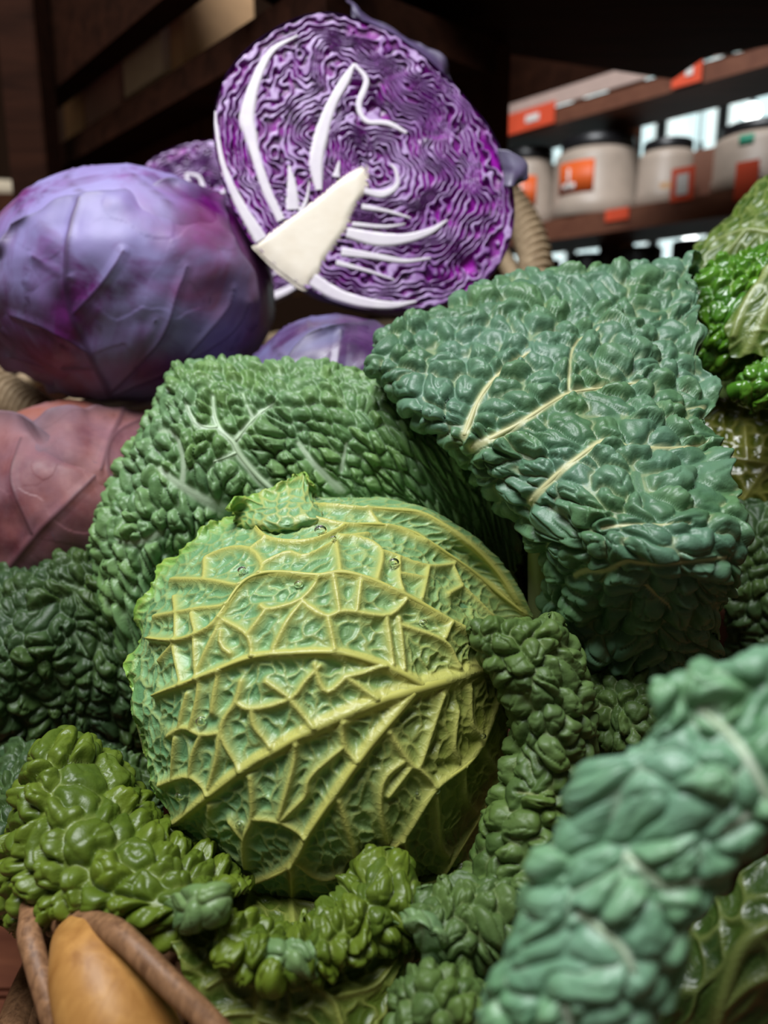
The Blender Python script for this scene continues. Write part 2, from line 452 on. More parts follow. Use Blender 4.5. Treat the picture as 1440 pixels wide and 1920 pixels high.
# ------------------------------------------------------------------ basic solids
def box(name, corners8=None, mat=None, parent=None, kind=None, c=None, size=None, rz=0, bevel=0.0):
    bm = bmesh.new()
    if corners8 is not None:
        vs = [bm.verts.new(tuple(v)) for v in corners8]
        for f in ((3, 2, 1, 0), (4, 5, 6, 7), (0, 1, 5, 4), (1, 2, 6, 5), (2, 3, 7, 6), (3, 0, 4, 7)):
            bm.faces.new([vs[i] for i in f])
        bmesh.ops.recalc_face_normals(bm, faces=bm.faces)
    else:
        bmesh.ops.create_cube(bm, size=1)
        bmesh.ops.transform(bm, matrix=Matrix.Translation(Vector(c)) @ Matrix.Rotation(rz, 4, 'Z') @ Matrix.Diagonal((*size, 1)), verts=bm.verts)
    if bevel: bmesh.ops.bevel(bm, geom=bm.edges[:], offset=bevel, segments=2, affect='EDGES')
    me = bpy.data.meshes.new(name); bm.to_mesh(me); bm.free(); me.materials.append(mat)
    o = bpy.data.objects.new(name, me); link(o, parent)
    if kind: o['kind'] = kind
    return o
def tube(name, pts, radii, mat, parent=None, n=16, seg=60, closed=False, bumpy=0.0, seed=0):
    pts = np.asarray(pts, float)
    if closed:
        e = np.concatenate([pts[-2:], pts, pts[:3]]); full = spline(e, seg*(len(e)-1)//len(pts)+1)
        k = len(full); a = int(round((k-1)*2/(len(e)-1))); b = int(round((k-1)*(2+len(pts))/(len(e)-1)))
        C = full[a:b]
    else: C = spline(pts, seg)
    m = len(C)
    R = np.interp(np.linspace(0, 1, m), np.linspace(0, 1, len(np.atleast_1d(radii))), np.atleast_1d(radii)) if np.ndim(radii) else np.full(m, radii)
    T = (np.roll(C, -1, 0)-np.roll(C, 1, 0)) if closed else np.gradient(C, axis=0)
    T /= np.linalg.norm(T, axis=1, keepdims=True)+1e-12
    ref = np.array([.13, .21, .97]); A = np.cross(T, ref); A /= np.linalg.norm(A, axis=1, keepdims=True)+1e-12
    B = np.cross(T, A)
    th = np.linspace(0, 2*math.pi, n, endpoint=False)
    rr = R[:, None]*(1+bumpy*noise(np.linspace(0, m/9, m)[:, None]+0*th, (np.cos(th)*2+5)[None, :]+0*R[:, None], seed))
    V = C[:, None]+rr[..., None]*(np.cos(th)[None, :, None]*A[:, None]+np.sin(th)[None, :, None]*B[:, None])
    Q = grid_quads(m, n, True)
    V = V.reshape(-1, 3)
    if closed:
        j = np.arange(n); Q = np.concatenate([Q, np.stack([(m-1)*n+j, (m-1)*n+(j+1) % n, (j+1) % n, j], -1)])
        return np_mesh(name, V, Q, mat, parent)
    # end caps as a small dome ring collapsing to the centre
    caps = []
    for end, sg in ((0, -1), (m-1, 1)):
        base = len(V); c = C[end]+sg*T[end]*R[end]*.35
        ring = C[end]+(V[end*n:(end+1)*n]-C[end])*.6+sg*T[end]*R[end]*.28
        V = np.concatenate([V, ring, np.repeat(c[None], 1, 0)])
        j = np.arange(n)
        caps.append(np.stack([end*n+j, end*n+(j+1) % n, base+(j+1) % n, base+j], -1))
        caps.append(np.stack([base+j, base+(j+1) % n, np.full(n, base+n), np.full(n, base+n)], -1))
    me_q = np.concatenate([Q]+caps[0::2])
    o = np_mesh(name, V, me_q, mat, parent)
    bm = bmesh.new(); bm.from_mesh(o.data); bm.verts.ensure_lookup_table()
    for b0 in (m*n, m*n+n+1):
        for j in range(n):
            try: bm.faces.new((bm.verts[b0+j], bm.verts[b0+(j+1) % n], bm.verts[b0+n])).smooth = True
            except ValueError: pass
    bmesh.ops.recalc_face_normals(bm, faces=bm.faces); bm.to_mesh(o.data); bm.free()
    return o
def lathe(name, prof, mat, parent, loc, n=40, smooth=True):
    prof = np.asarray(prof, float); th = np.linspace(0, 2*math.pi, n, endpoint=False)
    V = np.stack([prof[:, None, 0]*np.cos(th), prof[:, None, 0]*np.sin(th), prof[:, None, 1]+0*th], -1)+np.asarray(loc)
    o = np_mesh(name, V.reshape(-1, 3), grid_quads(len(prof), n, True), mat, parent, smooth=smooth)
    return o

# ------------------------------------------------------------------ the setting
COUNTER = CAMZ-0.40
f_ = box('floor', mat=M['floor'], kind='structure', c=(0.6, 2.4, -.03), size=(7, 7, .06))
tag(f_, 'dark wooden shop floor under the counter', 'floor')

# the display rack runs 40.5 degrees to the left of the view
TH = math.radians(40.5)
AL = np.array([-math.sin(TH), math.cos(TH), 0]); NB = np.array([math.cos(TH), math.sin(TH), 0])    # along (away, to the left), back
def plane_at(px, dist):
    r = ray(px, 667); r = r/ (r@np.array([0, 1, 0])); p = CAM+r*dist; p[2] = 0; return p
R0 = plane_at(1110, 1.15)
def rk(px, py, off=0.0, p0=None):
    return on_plane(px, py, (R0 if p0 is None else p0)+NB*off, NB)

def bar_on(name, mat, parent, pA, pxB, h, depth, p0, bottom=False):
    """a level board along the rack whose front top (or bottom) edge passes through pixel pA and runs to column pxB"""
    a = on_plane(*pA, p0, NB); b = on_plane(pxB, 600, p0, NB); z = a[2]+(h if bottom else 0)
    a = np.array([a[0], a[1], z]); b = np.array([b[0], b[1], z])
    a = a+(a-b)/np.linalg.norm(a-b)*.12
    dz = np.array([0, 0, -h])
    c = [a+dz, b+dz, b+dz+NB*depth, a+dz+NB*depth, a, b, b+NB*depth, a+NB*depth]
    return box(name, c, mat, parent), z

rack = thing('shelf_rack', 'reddish wooden shelf rack holding tubs in the blurred right background', 'shelf', tuple(R0))
_, zu = bar_on('shelf_board', M['shelf_wood'], rack, (940, 232), 1640, .024, .11, R0)
_, zl = bar_on('shelf_board', M['shelf_wood'], rack, (1000, 418), 1640, .030, .13, R0)
zb = zl-.30
a = rk(820, 500); b = rk(1640, 500)
def seg_pts(z): return np.array([a[0], a[1], z]), np.array([b[0], b[1], z])
p, q = seg_pts(zb); 
box('shelf_board', [p+[0, 0, -.035], q+[0, 0, -.035], q+NB*.13+[0, 0, -.035], p+NB*.13+[0, 0, -.035], p, q, q+NB*.13, p+NB*.13], M['shelf_wood'], rack)
for px in (860, 1122, 1700):
    u = rk(px, 480, .112); u2 = u+AL*-.04
    box('upright', [[*u[:2], 0], [*u2[:2], 0], [*(u2+NB*.04)[:2], 0], [*(u+NB*.04)[:2], 0], [*u[:2], zu+.35], [*u2[:2], zu+.35], [*(u2+NB*.04)[:2], zu+.35], [*(u+NB*.04)[:2], zu+.35]], M['shelf_wood'], rack)
# price rail on the upper shelf and its red tags
def plate(name, mat, parent, px0, px1, py_c, h, p0, off, th=.002, z=None, tilt=0):
    a_ = on_plane(px0, py_c, p0-NB*off, NB); b_ = on_plane(px1, py_c, p0-NB*off, NB)
    zc = (a_[2]+b_[2])/2 if z is None else z
    a_[2] = b_[2] = zc
    d = np.array([0, 0, h/2]); k = NB*th
    return box(name, [a_-d, b_-d, b_-d+k, a_-d+k, a_+d, b_+d, b_+d+k, a_+d+k], mat, parent)
bk, _ = bar_on('back_panel', M['dark_wood'], rack, (940, 225), 1640, .30, .01, R0+NB*.10, True)
plate('price_rail', M['pale_rail'], rack, 950, 1250, 200, .022, R0, .004, z=zu+.012)
plate('price_rail', M['pale_rail'], rack, 1330, 1560, 200, .022, R0, .004, z=zu+.012)
for x0, x1, lab in ((942, 1040, 'long red price tag on upper shelf edge beside the halved cabbage'), (1256, 1310, 'short red price tag on upper shelf edge at the right')):
    tg = thing('price_tag', lab, 'price tag', tuple(rk((x0+x1)/2, 200)))
    cd = plate('card', M['red_tag'], tg, x0, x1, 200, .030, R0, .008, z=zu-.008)
    plate('print', M['white'], cd, x0+(x1-x0)*.45, x0+(x1-x0)*.7, 200, .010, R0, .0095, z=zu-.008, th=.001)

def jar(label, x0, x1, ytop, back, mat, lid=True, lbl=None, group='tubs on the rack', z=None, hscale=1.0, lidmat='black'):
    z = zl if z is None else z
    xc = (x0+x1)/2
    c = rk(xc, 400, back); c[2] = z
    dpt = (c-CAM)@FWD
    r = (x1-x0)/2/F*dpt
    top = on_plane(xc, ytop, c, FWD)[2]; h = max(.03, top-z)
    g = thing('supplement_tub' if lid else 'carton', label, 'tub', tuple(c), group)
    hl = h*.14
    lathe('body', [(0, 0), (r*.94, 0), (r, .004), (r, h*.22), (r*.975, h*.235), (r*.975, h*.70), (r*.94, h*.80), (r*.74, h*.86), (0, h*.86)], mat, g, c)
    lathe('lid', [(r*.70, h*.85), (r*.82, h*.85), (r*.84, h*.87), (r*.84, h*.985), (r*.8, h), (0, h)], M[lidmat], g, c)
    if lbl:
        f0, f1, z0, z1, m = lbl
        dirc = (CAM-c)[:2]; base = math.atan2(dirc[1], dirc[0])
        th = base+np.linspace(f0, f1, 14)
        V = np.array([[c[0]+rr*r*math.cos(x), c[1]+rr*r*math.sin(x), z+zz*h] for zz in (z0, z1) for rr in (.99,) for x in th])
        lp_ = np_mesh('label_print', V, grid_quads(2, 14), m, g, solid=.0005)
        if m is M['orange']:
            V = np.array([[c[0]+1.0*r*math.cos(x), c[1]+1.0*r*math.sin(x), z+zz*h] for zz in (z0+.05, z0+.12) for x in th[2:8]])
            np_mesh('label_mark', V, grid_quads(2, 6), M['white'], lp_, solid=.0004)
            V = np.array([[c[0]+1.0*r*math.cos(x), c[1]+1.0*r*math.sin(x), z+zz*h] for zz in (z0+.05, z0+.30) for x in th[4:6]])
            np_mesh('label_mark', V, grid_quads(2, 2), M['white'], lp_, solid=.0004)
    return g
jar('cream tub with black lid half hidden behind the halved red cabbage', 935, 1040, 292, .05, M['cream'], lbl=(-.5, .3, .25, .62, M['orange']))
jar('wide cream tub with black lid and square orange label', 1036, 1192, 272, .06, M['cream'], lbl=(-1.0, -.05, .28, .66, M['orange']))
jar('narrow cream tub with black lid between the orange label tub and brown carton', 1192, 1296, 274, .05, M['cream'], lbl=(-.2, .9, .05, .32, M['tan_carton']))
jar('large cream tub with small green mark behind the savoy leaves', 1330, 1500, 246, .06, M['cream'], lbl=(-.45, -.15, .62, .76, M['green']))
for k, (x0, x1) in enumerate(((985, 1060), (1072, 1150), (1165, 1250), (1262, 1345))):
    jar(('leftmost', 'second from left', 'third from left', 'rightmost')[k]+' dark lidded tub on the shelf below the cream tubs', x0, x1, 496+(-.12)*(x0-985), .065, M['black'], z=zb, group='dark tubs on lower shelf')
# brown carton and its tag
c0 = rk(1290, 400, .02); c1 = rk(1372, 400, .02)
for c_ in (c0, c1): c_[2] = zl
hh = np.array([0, 0, .062])
o = box('carton', [c0, c1, c1+NB*.045, c0+NB*.045, c0+hh, c1+hh, c1+NB*.045+hh, c0+NB*.045+hh], M['brown_carton'], bevel=.002)
tag(o, 'small brown carton beside large tub with green mark', 'box')
tg = thing('price_tag', 'pale pink price tag in front of the brown carton', 'price tag', tuple(rk(1275, 345)))
cd = plate('card', M['red_tag'], tg, 1258, 1300, 345, .042, R0, .002); plate('print', M['white'], cd, 1268, 1290, 345, .026, R0, .0035, th=.001)
tg = thing('price_tag', 'red price tag low on the shelf edge under the orange label tub', 'price tag', tuple(rk(1160, 405)))
plate('card', M['red_tag'], tg, 1135, 1178, 402, .016, R0, .003)
tg = thing('price_tag', 'red price tag against the large tub beside savoy leaf', 'price tag', tuple(rk(1390, 340)))
plate('card', M['red_tag'], tg, 1378, 1420, 338, .045, R0, .002)

# back wall with daylit windows
wy = R0+NB*1.6
def wall_box(name, x0, x1, z0, z1, off, th, mat, parent=None, kind=None):
    a_ = on_plane(x0, 600, wy+NB*off, NB); b_ = on_plane(x1, 600, wy+NB*off, NB)
    a_[2] = b_[2] = z0; d = np.array([0, 0, z1-z0]); k = NB*th
    return box(name, [a_, b_, b_+k, a_+k, a_+d, b_+d, b_+k+d, a_+k+d], mat, parent, kind)
wl = wall_box('wall_back', -250, 2300, 0, 3.4, 0, .1, M['wall'], kind='structure'); tag(wl, 'dark brown wall behind the rack', 'wall')
wl = box('wall_left', mat=M['wall'], kind='structure', c=(-1.2, 2.35, 1.5), size=(2.9, .08, 3.0)); tag(wl, 'dark brown wall behind the left shelf', 'wall')
px_edges = (880, 975, 1062, 1140, 1212, 1320, 1460)
for i in range(6):
    wf = wall_box('window_%d' % (i+1), px_edges[i]+4, px_edges[i+1]-2, CAMZ-.15, CAMZ+2.0, -.05, .04, M['frame'], kind='structure')
    tag(wf, 'dark framed shop window letting in pale daylight', 'window')
    pa = wall_box('pane', px_edges[i]+13, px_edges[i+1]-11, CAMZ-.10, CAMZ+1.95, -.06, .008, M['sky_pane'], wf)
# hanging glow globes standing in for bright spots in the rack's gaps
for px, py, r, wh in ((1293, 190, .016, 'just under the upper shelf'), (1410, 210, .018, 'above the large tub with green mark'), (1294, 440, .017, 'below the lower shelf beside savoy leaf'), (1312, 295, .012, 'behind the brown carton')):
    c = rk(px, py, .8)
    lp = thing('glow_globe', 'small glowing globe standing in for a bright spot '+wh, 'lamp', tuple(c), 'glowing globes for bright spots far behind the rack')
    lathe('globe', [(0, -r)]+[(r*math.cos(x), r*math.sin(x)) for x in np.linspace(-1.3, 1.3, 9)]+[(0, r)], M['spot_glow'], lp, c, 20)
    lathe('socket', [(0, r*.9), (.006, r*.9), (.006, r+.02), (0, r+.02)], M['black'], lp, c, 12)
    tube('cord', [c+[0, 0, r+.02], c+[0, 0, .6], c+[0, 0, 1.4]], .0015, M['cord'], lp, 6, 6)

# near dark frame: overhead board, posts, left shelf with cartons
ZO = CAMZ+.32
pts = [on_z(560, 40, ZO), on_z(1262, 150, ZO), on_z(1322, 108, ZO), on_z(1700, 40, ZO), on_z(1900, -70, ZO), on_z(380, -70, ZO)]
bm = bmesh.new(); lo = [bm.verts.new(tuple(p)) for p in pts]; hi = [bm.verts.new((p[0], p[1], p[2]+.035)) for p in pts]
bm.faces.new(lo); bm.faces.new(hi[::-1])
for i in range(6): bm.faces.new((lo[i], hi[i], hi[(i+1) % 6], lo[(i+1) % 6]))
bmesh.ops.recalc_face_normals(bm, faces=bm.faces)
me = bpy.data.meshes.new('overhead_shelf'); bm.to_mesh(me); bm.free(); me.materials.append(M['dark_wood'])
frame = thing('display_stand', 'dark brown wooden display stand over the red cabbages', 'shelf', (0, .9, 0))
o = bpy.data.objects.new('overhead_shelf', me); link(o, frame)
L0 = plane_at(230, 1.0)
def post(px0, px1, dist, mat, z0, z1, parent):
    a_ = plane_at(px0, dist); b_ = plane_at(px1, dist); k = np.array([0, .05, 0])
    lo = [np.array([*q[:2], z0]) for q in (a_, b_, b_+k, a_+k)]; hi_ = [np.array([*q[:2], z1]) for q in (a_, b_, b_+k, a_+k)]
    return box('post', lo+hi_, mat, parent, bevel=.002)
post(826, 940, .86, M['post_wood'], 0, ZO-.001, frame)
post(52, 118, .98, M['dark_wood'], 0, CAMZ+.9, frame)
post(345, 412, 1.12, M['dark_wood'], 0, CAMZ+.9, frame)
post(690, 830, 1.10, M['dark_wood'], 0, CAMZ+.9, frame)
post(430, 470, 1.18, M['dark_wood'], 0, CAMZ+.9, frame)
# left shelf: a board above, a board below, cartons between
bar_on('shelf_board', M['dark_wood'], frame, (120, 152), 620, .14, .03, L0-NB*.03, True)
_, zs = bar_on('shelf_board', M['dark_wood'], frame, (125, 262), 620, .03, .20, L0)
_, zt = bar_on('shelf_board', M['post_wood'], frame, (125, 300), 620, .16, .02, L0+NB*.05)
def pack(label, x0, x1, h, mat, off, round_=False):
    a_ = rk(x0, 200, off, L0); b_ = rk(x1, 200, off, L0); a_[2] = b_[2] = zs; d = np.array([0, 0, h]); k = NB*.09
    o = box('packet' , [a_, b_, b_+k, a_+k, a_+d, b_+d, b_+k+d, a_+k+d], mat, bevel=.012 if round_ else .002)
    return tag(o, label, 'box', 'packets on the dark left shelf')
pack('narrow orange-brown packet at the left end of the dark shelf', 118, 156, .20, M['tan_carton'], .02)
pack('dusty pink packet on the dark shelf above the violet cabbage', 158, 226, .20, M['pink_carton'], .015)
pack('grey beige tub with rounded corners on the dark shelf', 228, 318, .20, M['grey_tub'], .01, True)
pack('tan packet at the right end of the dark shelf', 324, 350, .22, M['tan_carton'], .02)
# pale roll at the far left, on a bracket of the frame
zz = on_z
p0 = P(-60, 352, 1.25); p1 = P(48, 358, 1.25)
rl = thing('paper_roll', 'pale paper roll lying on a shelf at the left edge', 'paper roll', tuple(p0))
tube('roll', [p0, (p0+p1)/2, p1], .016, M['grey_tub'], rl, 18, 8)
box('shelf_bracket', mat=M['post_wood'], parent=frame, c=tuple((p0+p1)/2+np.array([0, 0, -.031])), size=(.2, .1, .03))

# counter and riser
ct = thing('display_counter', 'reddish wooden plank counter under the baskets', 'counter', (0, .5, 0))
for k in range(6):
    box('plank', mat=M['counter_wood'], parent=ct, c=(0, .02+k*.152, COUNTER-.015), size=(2.0, .149, .03), bevel=.003)
for x in (-.9, .9):
    for y in (0, .58): box('leg', mat=M['counter_wood'], parent=ct, c=(x, y, (COUNTER-.03)/2), size=(.07, .07, COUNTER-.03))

# ------------------------------------------------------------------ main savoy cabbage
HC = P(612, 1305, .38); HR = .098
def sph(px, py, R=None, lift=0.0):
    R = (R or HR)+lift
    r = ray(px, py); L = np.linalg.norm(r); r = r/L
    oc = HC-CAM; b = r@oc; disc = b*b-(oc@oc-R*R)
    if disc > 0: return CAM+r*(b-math.sqrt(disc))
    q = CAM+r*b; return HC+(q-HC)/np.linalg.norm(q-HC)*np.linalg.norm(q-HC)
def sph_grid(rows, nv, nu, back=None):
    G = np.array([[sph(*c) for c in r] for r in rows])
    if back: G = back(G)
    G = spline(G, nv)
    return np.moveaxis(spline(np.moveaxis(G, 1, 0), nu), 0, 1)

savoy_main = thing('savoy_cabbage', 'pale green savoy head wrapped in a veined leaf, in the centre', 'cabbage', tuple(HC-np.array([0, 0, .10])))

# round core of the head, lightly netted
def ball(name, c, radii, mat, parent, nv=70, nu=120, seed=3, relief=.002, cell=.012, bloomf=None, axis=(0, 0, 1), dent=0.0, blister=0.0):
    ph = np.linspace(.02, math.pi-.02, nv)[:, None]; th = np.linspace(0, 2*math.pi, nu, endpoint=False)[None, :]
    D = np.stack([np.sin(ph)*np.cos(th), np.sin(ph)*np.sin(th), np.cos(ph)+0*th], -1)
    q = Vector((0, 0, 1)).rotation_difference(Vector(axis)).to_matrix()
    Dr = D@np.array(q).T
    lump = fbm(D[..., 0]*1.6+D[..., 2]*1.1+seed, D[..., 1]*1.6-D[..., 2]*.9, seed, 2)
    e, rid = voronoi(th*radii[0]/cell*np.sin(ph)+0*ph, ph*radii[0]/cell+0*th, seed)
    ves = np.abs(((th*7/math.pi + .25*np.sin(ph*5)) % 1)-.5)+0*ph
    v = np.exp(-(ves/.035)**2)*np.sin(ph)
    R = 1+.03*lump+dent*noise(th*3+0*ph, ph*3+0*th, seed+4)
    if blister:
        es, rid, e_ = voronoi(th*radii[0]/cell*(.35+.65*np.sin(ph))+.4*noise(th*9+0*ph, ph*9+0*th, seed), ph*radii[0]/cell+.4*noise(th*9+5+0*ph, ph*9+0*th, seed), seed, smooth=True)
        bp = (1-(1-np.clip(es/.37, 0, 1))**2)**.66*(.5+.8*rid)
    else: bp = 0*rid
    G = np.asarray(c)+Dr*np.asarray(radii)*R[..., None]+Dr*(relief*v+blister*bp)[..., None]
    at = {'vein': v, 'cellr': rid, 'hgt': np.ones_like(rid), 'rim': np.zeros_like(rid), 'bloom': np.ones_like(rid) if bloomf is None else bloomf(G)}
    return np_mesh(name, G.reshape(-1, 3), grid_quads(nv, nu, True), mat, parent, at)
ball('head', HC+FWD*.004, (HR-.006,)*3, M['head'], savoy_main, axis=(.8, -.3, -.5))

HV = [  # main veins of the wrapper leaf, traced
 ([(960, 1245), (909, 1257), (813, 1283), (743, 1305), (708, 1315), (580, 1371), (512, 1408), (453, 1444), (392, 1491), (339, 1535), (303, 1558)], .0052, .0011),
 ([(775, 1300), (702, 1386), (667, 1432), (618, 1502), (580, 1556), (545, 1619), (470, 1655)], .0026, .0012),
 ([(790, 1285), (761, 1268), (697, 1241), (624, 1224), (550, 1226), (470, 1233), (387, 1266), (325, 1291), (290, 1304)], .0026, .0008),
 ([(930, 1215), (889, 1189), (836, 1163), (767, 1122), (697, 1090), (638, 1075), (598, 1083), (542, 1076), (492, 1077), (450, 1099), (414, 1158), (381, 1185), (331, 1201), (278, 1197)], .0024, .0008),
 ([(982, 1148), (915, 1096), (854, 1052), (807, 1020), (767, 997), (708, 986), (647, 985), (580, 971), (512, 960), (456, 950)], .0020, .0009),
 ([(647, 988), (600, 1012), (548, 1019), (498, 1010), (478, 988)], .0013, .0009),
 ([(971, 1131), (930, 1067), (869, 1011), (801, 967), (743, 957), (650, 951), (580, 947)], .0018, .0010),
 ([(941, 1304), (904, 1397), (866, 1438), (813, 1479), (755, 1569), (688, 1622)], .0018, .0013),
 ([(939, 1459), (901, 1531), (854, 1604), (819, 1660)], .0018, .0013),
]
HM = [  # cross veins, traced
 [(289, 1155), (328, 1149), (376, 1141), (426, 1136)], [(326, 1119), (330, 1149), (330, 1199)], [(359, 1149), (367, 1186)],
 [(320, 1086), (381, 1087), (448, 1099)], [(384, 1047), (382, 1087)], [(387, 1044), (426, 1027), (470, 1029), (492, 1058), (487, 1077)],
 [(470, 1029), (495, 1010)], [(492, 1058), (539, 1034), (573, 1044), (630, 1014)], [(489, 1136), (506, 1144), (567, 1124), (598, 1085)],
 [(414, 1160), (464, 1191), (473, 1233)], [(464, 1191), (484, 1166), (498, 1144)], [(514, 1216), (537, 1169), (567, 1127)],
 [(567, 1127), (592, 1152), (615, 1157)], [(414, 1166), (387, 1219), (367, 1266)], [(364, 1202), (367, 1266)], [(298, 1238), (325, 1208)],
 [(325, 1213), (339, 1280)], [(431, 1227), (411, 1213), (414, 1185)], [(630, 1014), (638, 1066)], [(708, 1084), (717, 1032), (679, 1008), (636, 1004)],
 [(720, 1032), (801, 1061), (851, 1058)], [(749, 1043), (749, 1084), (755, 1107)], [(804, 1064), (790, 1122)], [(752, 1075), (796, 1084)],
 [(851, 1061), (868, 1099), (898, 1128), (930, 1157)], [(842, 1113), (868, 1099)], [(627, 1084), (638, 1145)], [(676, 1093), (670, 1145)],
 [(580, 1137), (615, 1157), (647, 1145), (726, 1157), (761, 1128)], [(615, 1160), (627, 1218)], [(726, 1160), (737, 1244)], [(749, 1160), (758, 1253)],
 [(752, 1172), (834, 1204), (860, 1250)], [(834, 1195), (845, 1172)], [(442, 1316), (470, 1330), (545, 1313), (570, 1280), (600, 1250)],
 [(453, 1280), (442, 1316), (412, 1374), (453, 1444)], [(473, 1333), (476, 1363), (509, 1399)], [(548, 1316), (589, 1363)],
 [(314, 1380), (339, 1363), (356, 1366), (376, 1380), (409, 1374)], [(356, 1366), (370, 1308), (373, 1275)], [(337, 1363), (350, 1302)],
 [(398, 1335), (403, 1297), (410, 1262)], [(376, 1380), (359, 1419), (356, 1455)], [(298, 1472), (356, 1455), (392, 1488)], [(328, 1386), (323, 1458)],
 [(412, 1380), (406, 1424), (392, 1475)], [(470, 1458), (473, 1535), (456, 1572), (459, 1627)], [(473, 1535), (523, 1541), (570, 1566)],
 [(523, 1535), (548, 1447), (556, 1397)], [(523, 1541), (573, 1491), (581, 1458), (644, 1400)], [(395, 1510), (389, 1605)], [(431, 1541), (456, 1572)],
 [(732, 1374), (769, 1435), (787, 1441), (813, 1473)], [(787, 1438), (831, 1304)], [(769, 1440), (729, 1494)], [(755, 1430), (720, 1461), (714, 1523), (726, 1581)],
 [(883, 1295), (886, 1362), (904, 1377)], [(860, 1427), (851, 1394), (860, 1336)], [(871, 1438), (874, 1502), (895, 1523)], [(906, 1397), (924, 1435), (942, 1450)],
 [(819, 1496), (825, 1581), (842, 1607)], [(755, 1572), (767, 1625), (778, 1648)], [(635, 1502), (656, 1569), (670, 1616)], [(644, 1357), (644, 1400), (667, 1426)],
 [(545, 1619), (548, 1690)], [(560, 1620), (600, 1650), (640, 1640)], [(690, 953), (712, 985)], [(725, 990), (760, 1000), (798, 1018)], [(690, 1000), (640, 1008)],
 [(650, 1270), (690, 1260), (720, 1250)], [(650, 1270), (610, 1300), (590, 1245)], [(650, 1270), (705, 1310)], [(500, 1280), (530, 1300), (545, 1313)],
]
HM = [(p, .0012, .0009) for p in HM]
wrap_rows = [
 [(600, 990), (650, 985), (720, 985), (800, 1000), (860, 1040), (910, 1090), (950, 1160)],
 [(560, 918), (640, 925), (720, 930), (800, 950), (872, 992), (935, 1055), (985, 1140)],
 [(445, 955), (530, 965), (620, 972), (720, 985), (810, 1020), (890, 1080), (965, 1170)],
 [(322, 1045), (425, 1052), (540, 1060), (660, 1070), (770, 1110), (870, 1180), (958, 1230)],
 [(250, 1150), (350, 1150), (470, 1150), (610, 1160), (740, 1190), (850, 1240), (952, 1290)],
 [(244, 1250), (340, 1255), (460, 1255), (600, 1260), (730, 1290), (850, 1320), (952, 1350)],
 [(240, 1345), (330, 1360), (450, 1370), (590, 1380), (720, 1400), (840, 1420), (945, 1440)],
 [(262, 1450), (350, 1470), (460, 1490), (580, 1500), (700, 1510), (820, 1520), (928, 1530)],
 [(320, 1560), (400, 1570), (490, 1590), (590, 1600), (700, 1610), (800, 1620), (895, 1620)],
 [(420, 1655), (490, 1670), (550, 1680), (620, 1685), (700, 1690), (790, 1690), (865, 1680)],
 [(500, 1730), (550, 1740), (600, 1745), (650, 1750), (710, 1750), (780, 1745), (840, 1735)]]
def tuck(G):
    G[0] = G[1]*.35+HC*.65+np.array([0, .085, .045])*.65   # over the top and down behind
    G[0] = HC+(G[0]-HC)/np.linalg.norm(G[0]-HC, axis=1, keepdims=True)*HR
    return G
GW = sph_grid(wrap_rows, 400, 370, tuck)
leaf('wrapper_leaf', savoy_main, None, 400, 370, M['head'], cell=.0068, H=.0034, seed=11, style='ridge', veins=HV, minor=HM,
     jag=.0034, ruffle=.0034, undul=.0015, G=GW, free=(0, 0, 1, 0), solid=0, vor=.7, hmask=lambda v, u: (1-.75*sstep(.80, 1.0, u))*(.25+.75*sstep(.06, .24, v+.1*(u < .3))),
     ribs=9, ribmat=M['vein_yellow'], sink=.55,
     extra=lambda G: {'yel': np.exp(-((pix(G)[0]-960)/330)**2-((pix(G)[1]-1420)/330)**2)})
# small frilled flap of the next leaf at the top of the head
fl_rows = [[(430, 950, .012), (478, 922, .013), (530, 903, .014), (562, 892, .014), (588, 912, .010)],
           [(436, 962, .007), (490, 948, .007), (540, 938, .007), (575, 928, .007), (598, 932, .004)],
           [(450, 985, .001), (505, 985, .001), (560, 978, .001), (600, 968, .001), (615, 955, -.002)],
           [(470, 1010, -.008), (520, 1010, -.008), (570, 1005, -.008), (610, 995, -.008), (625, 985, -.01)]]
GF = np.array([[sph(x, y, lift=l) for x, y, l in r] for r in fl_rows]); GF = spline(GF, 70); GF = np.moveaxis(spline(np.moveaxis(GF, 1, 0), 110), 0, 1)
leaf('leaf_flap', savoy_main, None, 70, 110, M['head'], cell=.007, H=.0018, seed=5, style='ridge', jag=.003, ruffle=.002, undul=.0015, free=(1, 0, 1, 0), G=GF, extra=lambda G: {'yel': 0*G[..., 0]})

def C(row, dx, dy, dd): return [(x+dx, y+dy, d+dd) for x, y, d in row]

# --- outer leaf arching behind the head
arch_out = [(205, 1380, .425), (186, 1060, .405), (235, 900, .405), (312, 745, .405), (345, 690, .41), (480, 684, .41), (610, 688, .405), (735, 745, .40), (880, 850, .395), (985, 1030, .40)]
arch_in = [(330, 1380, .425), (345, 1100, .405), (400, 1000, .400), (470, 960, .396), (520, 945, .395), (600, 940, .395), (690, 950, .396), (790, 970, .40), (880, 1040, .41), (960, 1130, .42)]
def lerp(A, B, t, dd=0): return [((1-t)*a[0]+t*b[0], (1-t)*a[1]+t*b[1], (1-t)*a[2]+t*b[2]+dd) for a, b in zip(A, B)]
rows = [lerp(arch_out, arch_in, .12, .045), lerp(arch_out, arch_in, .0, .012), lerp(arch_out, arch_in, .22, -.008), lerp(arch_out, arch_in, .5, -.012), lerp(arch_out, arch_in, .8, -.008), arch_in, lerp(arch_out, arch_in, 1.3, .03)]
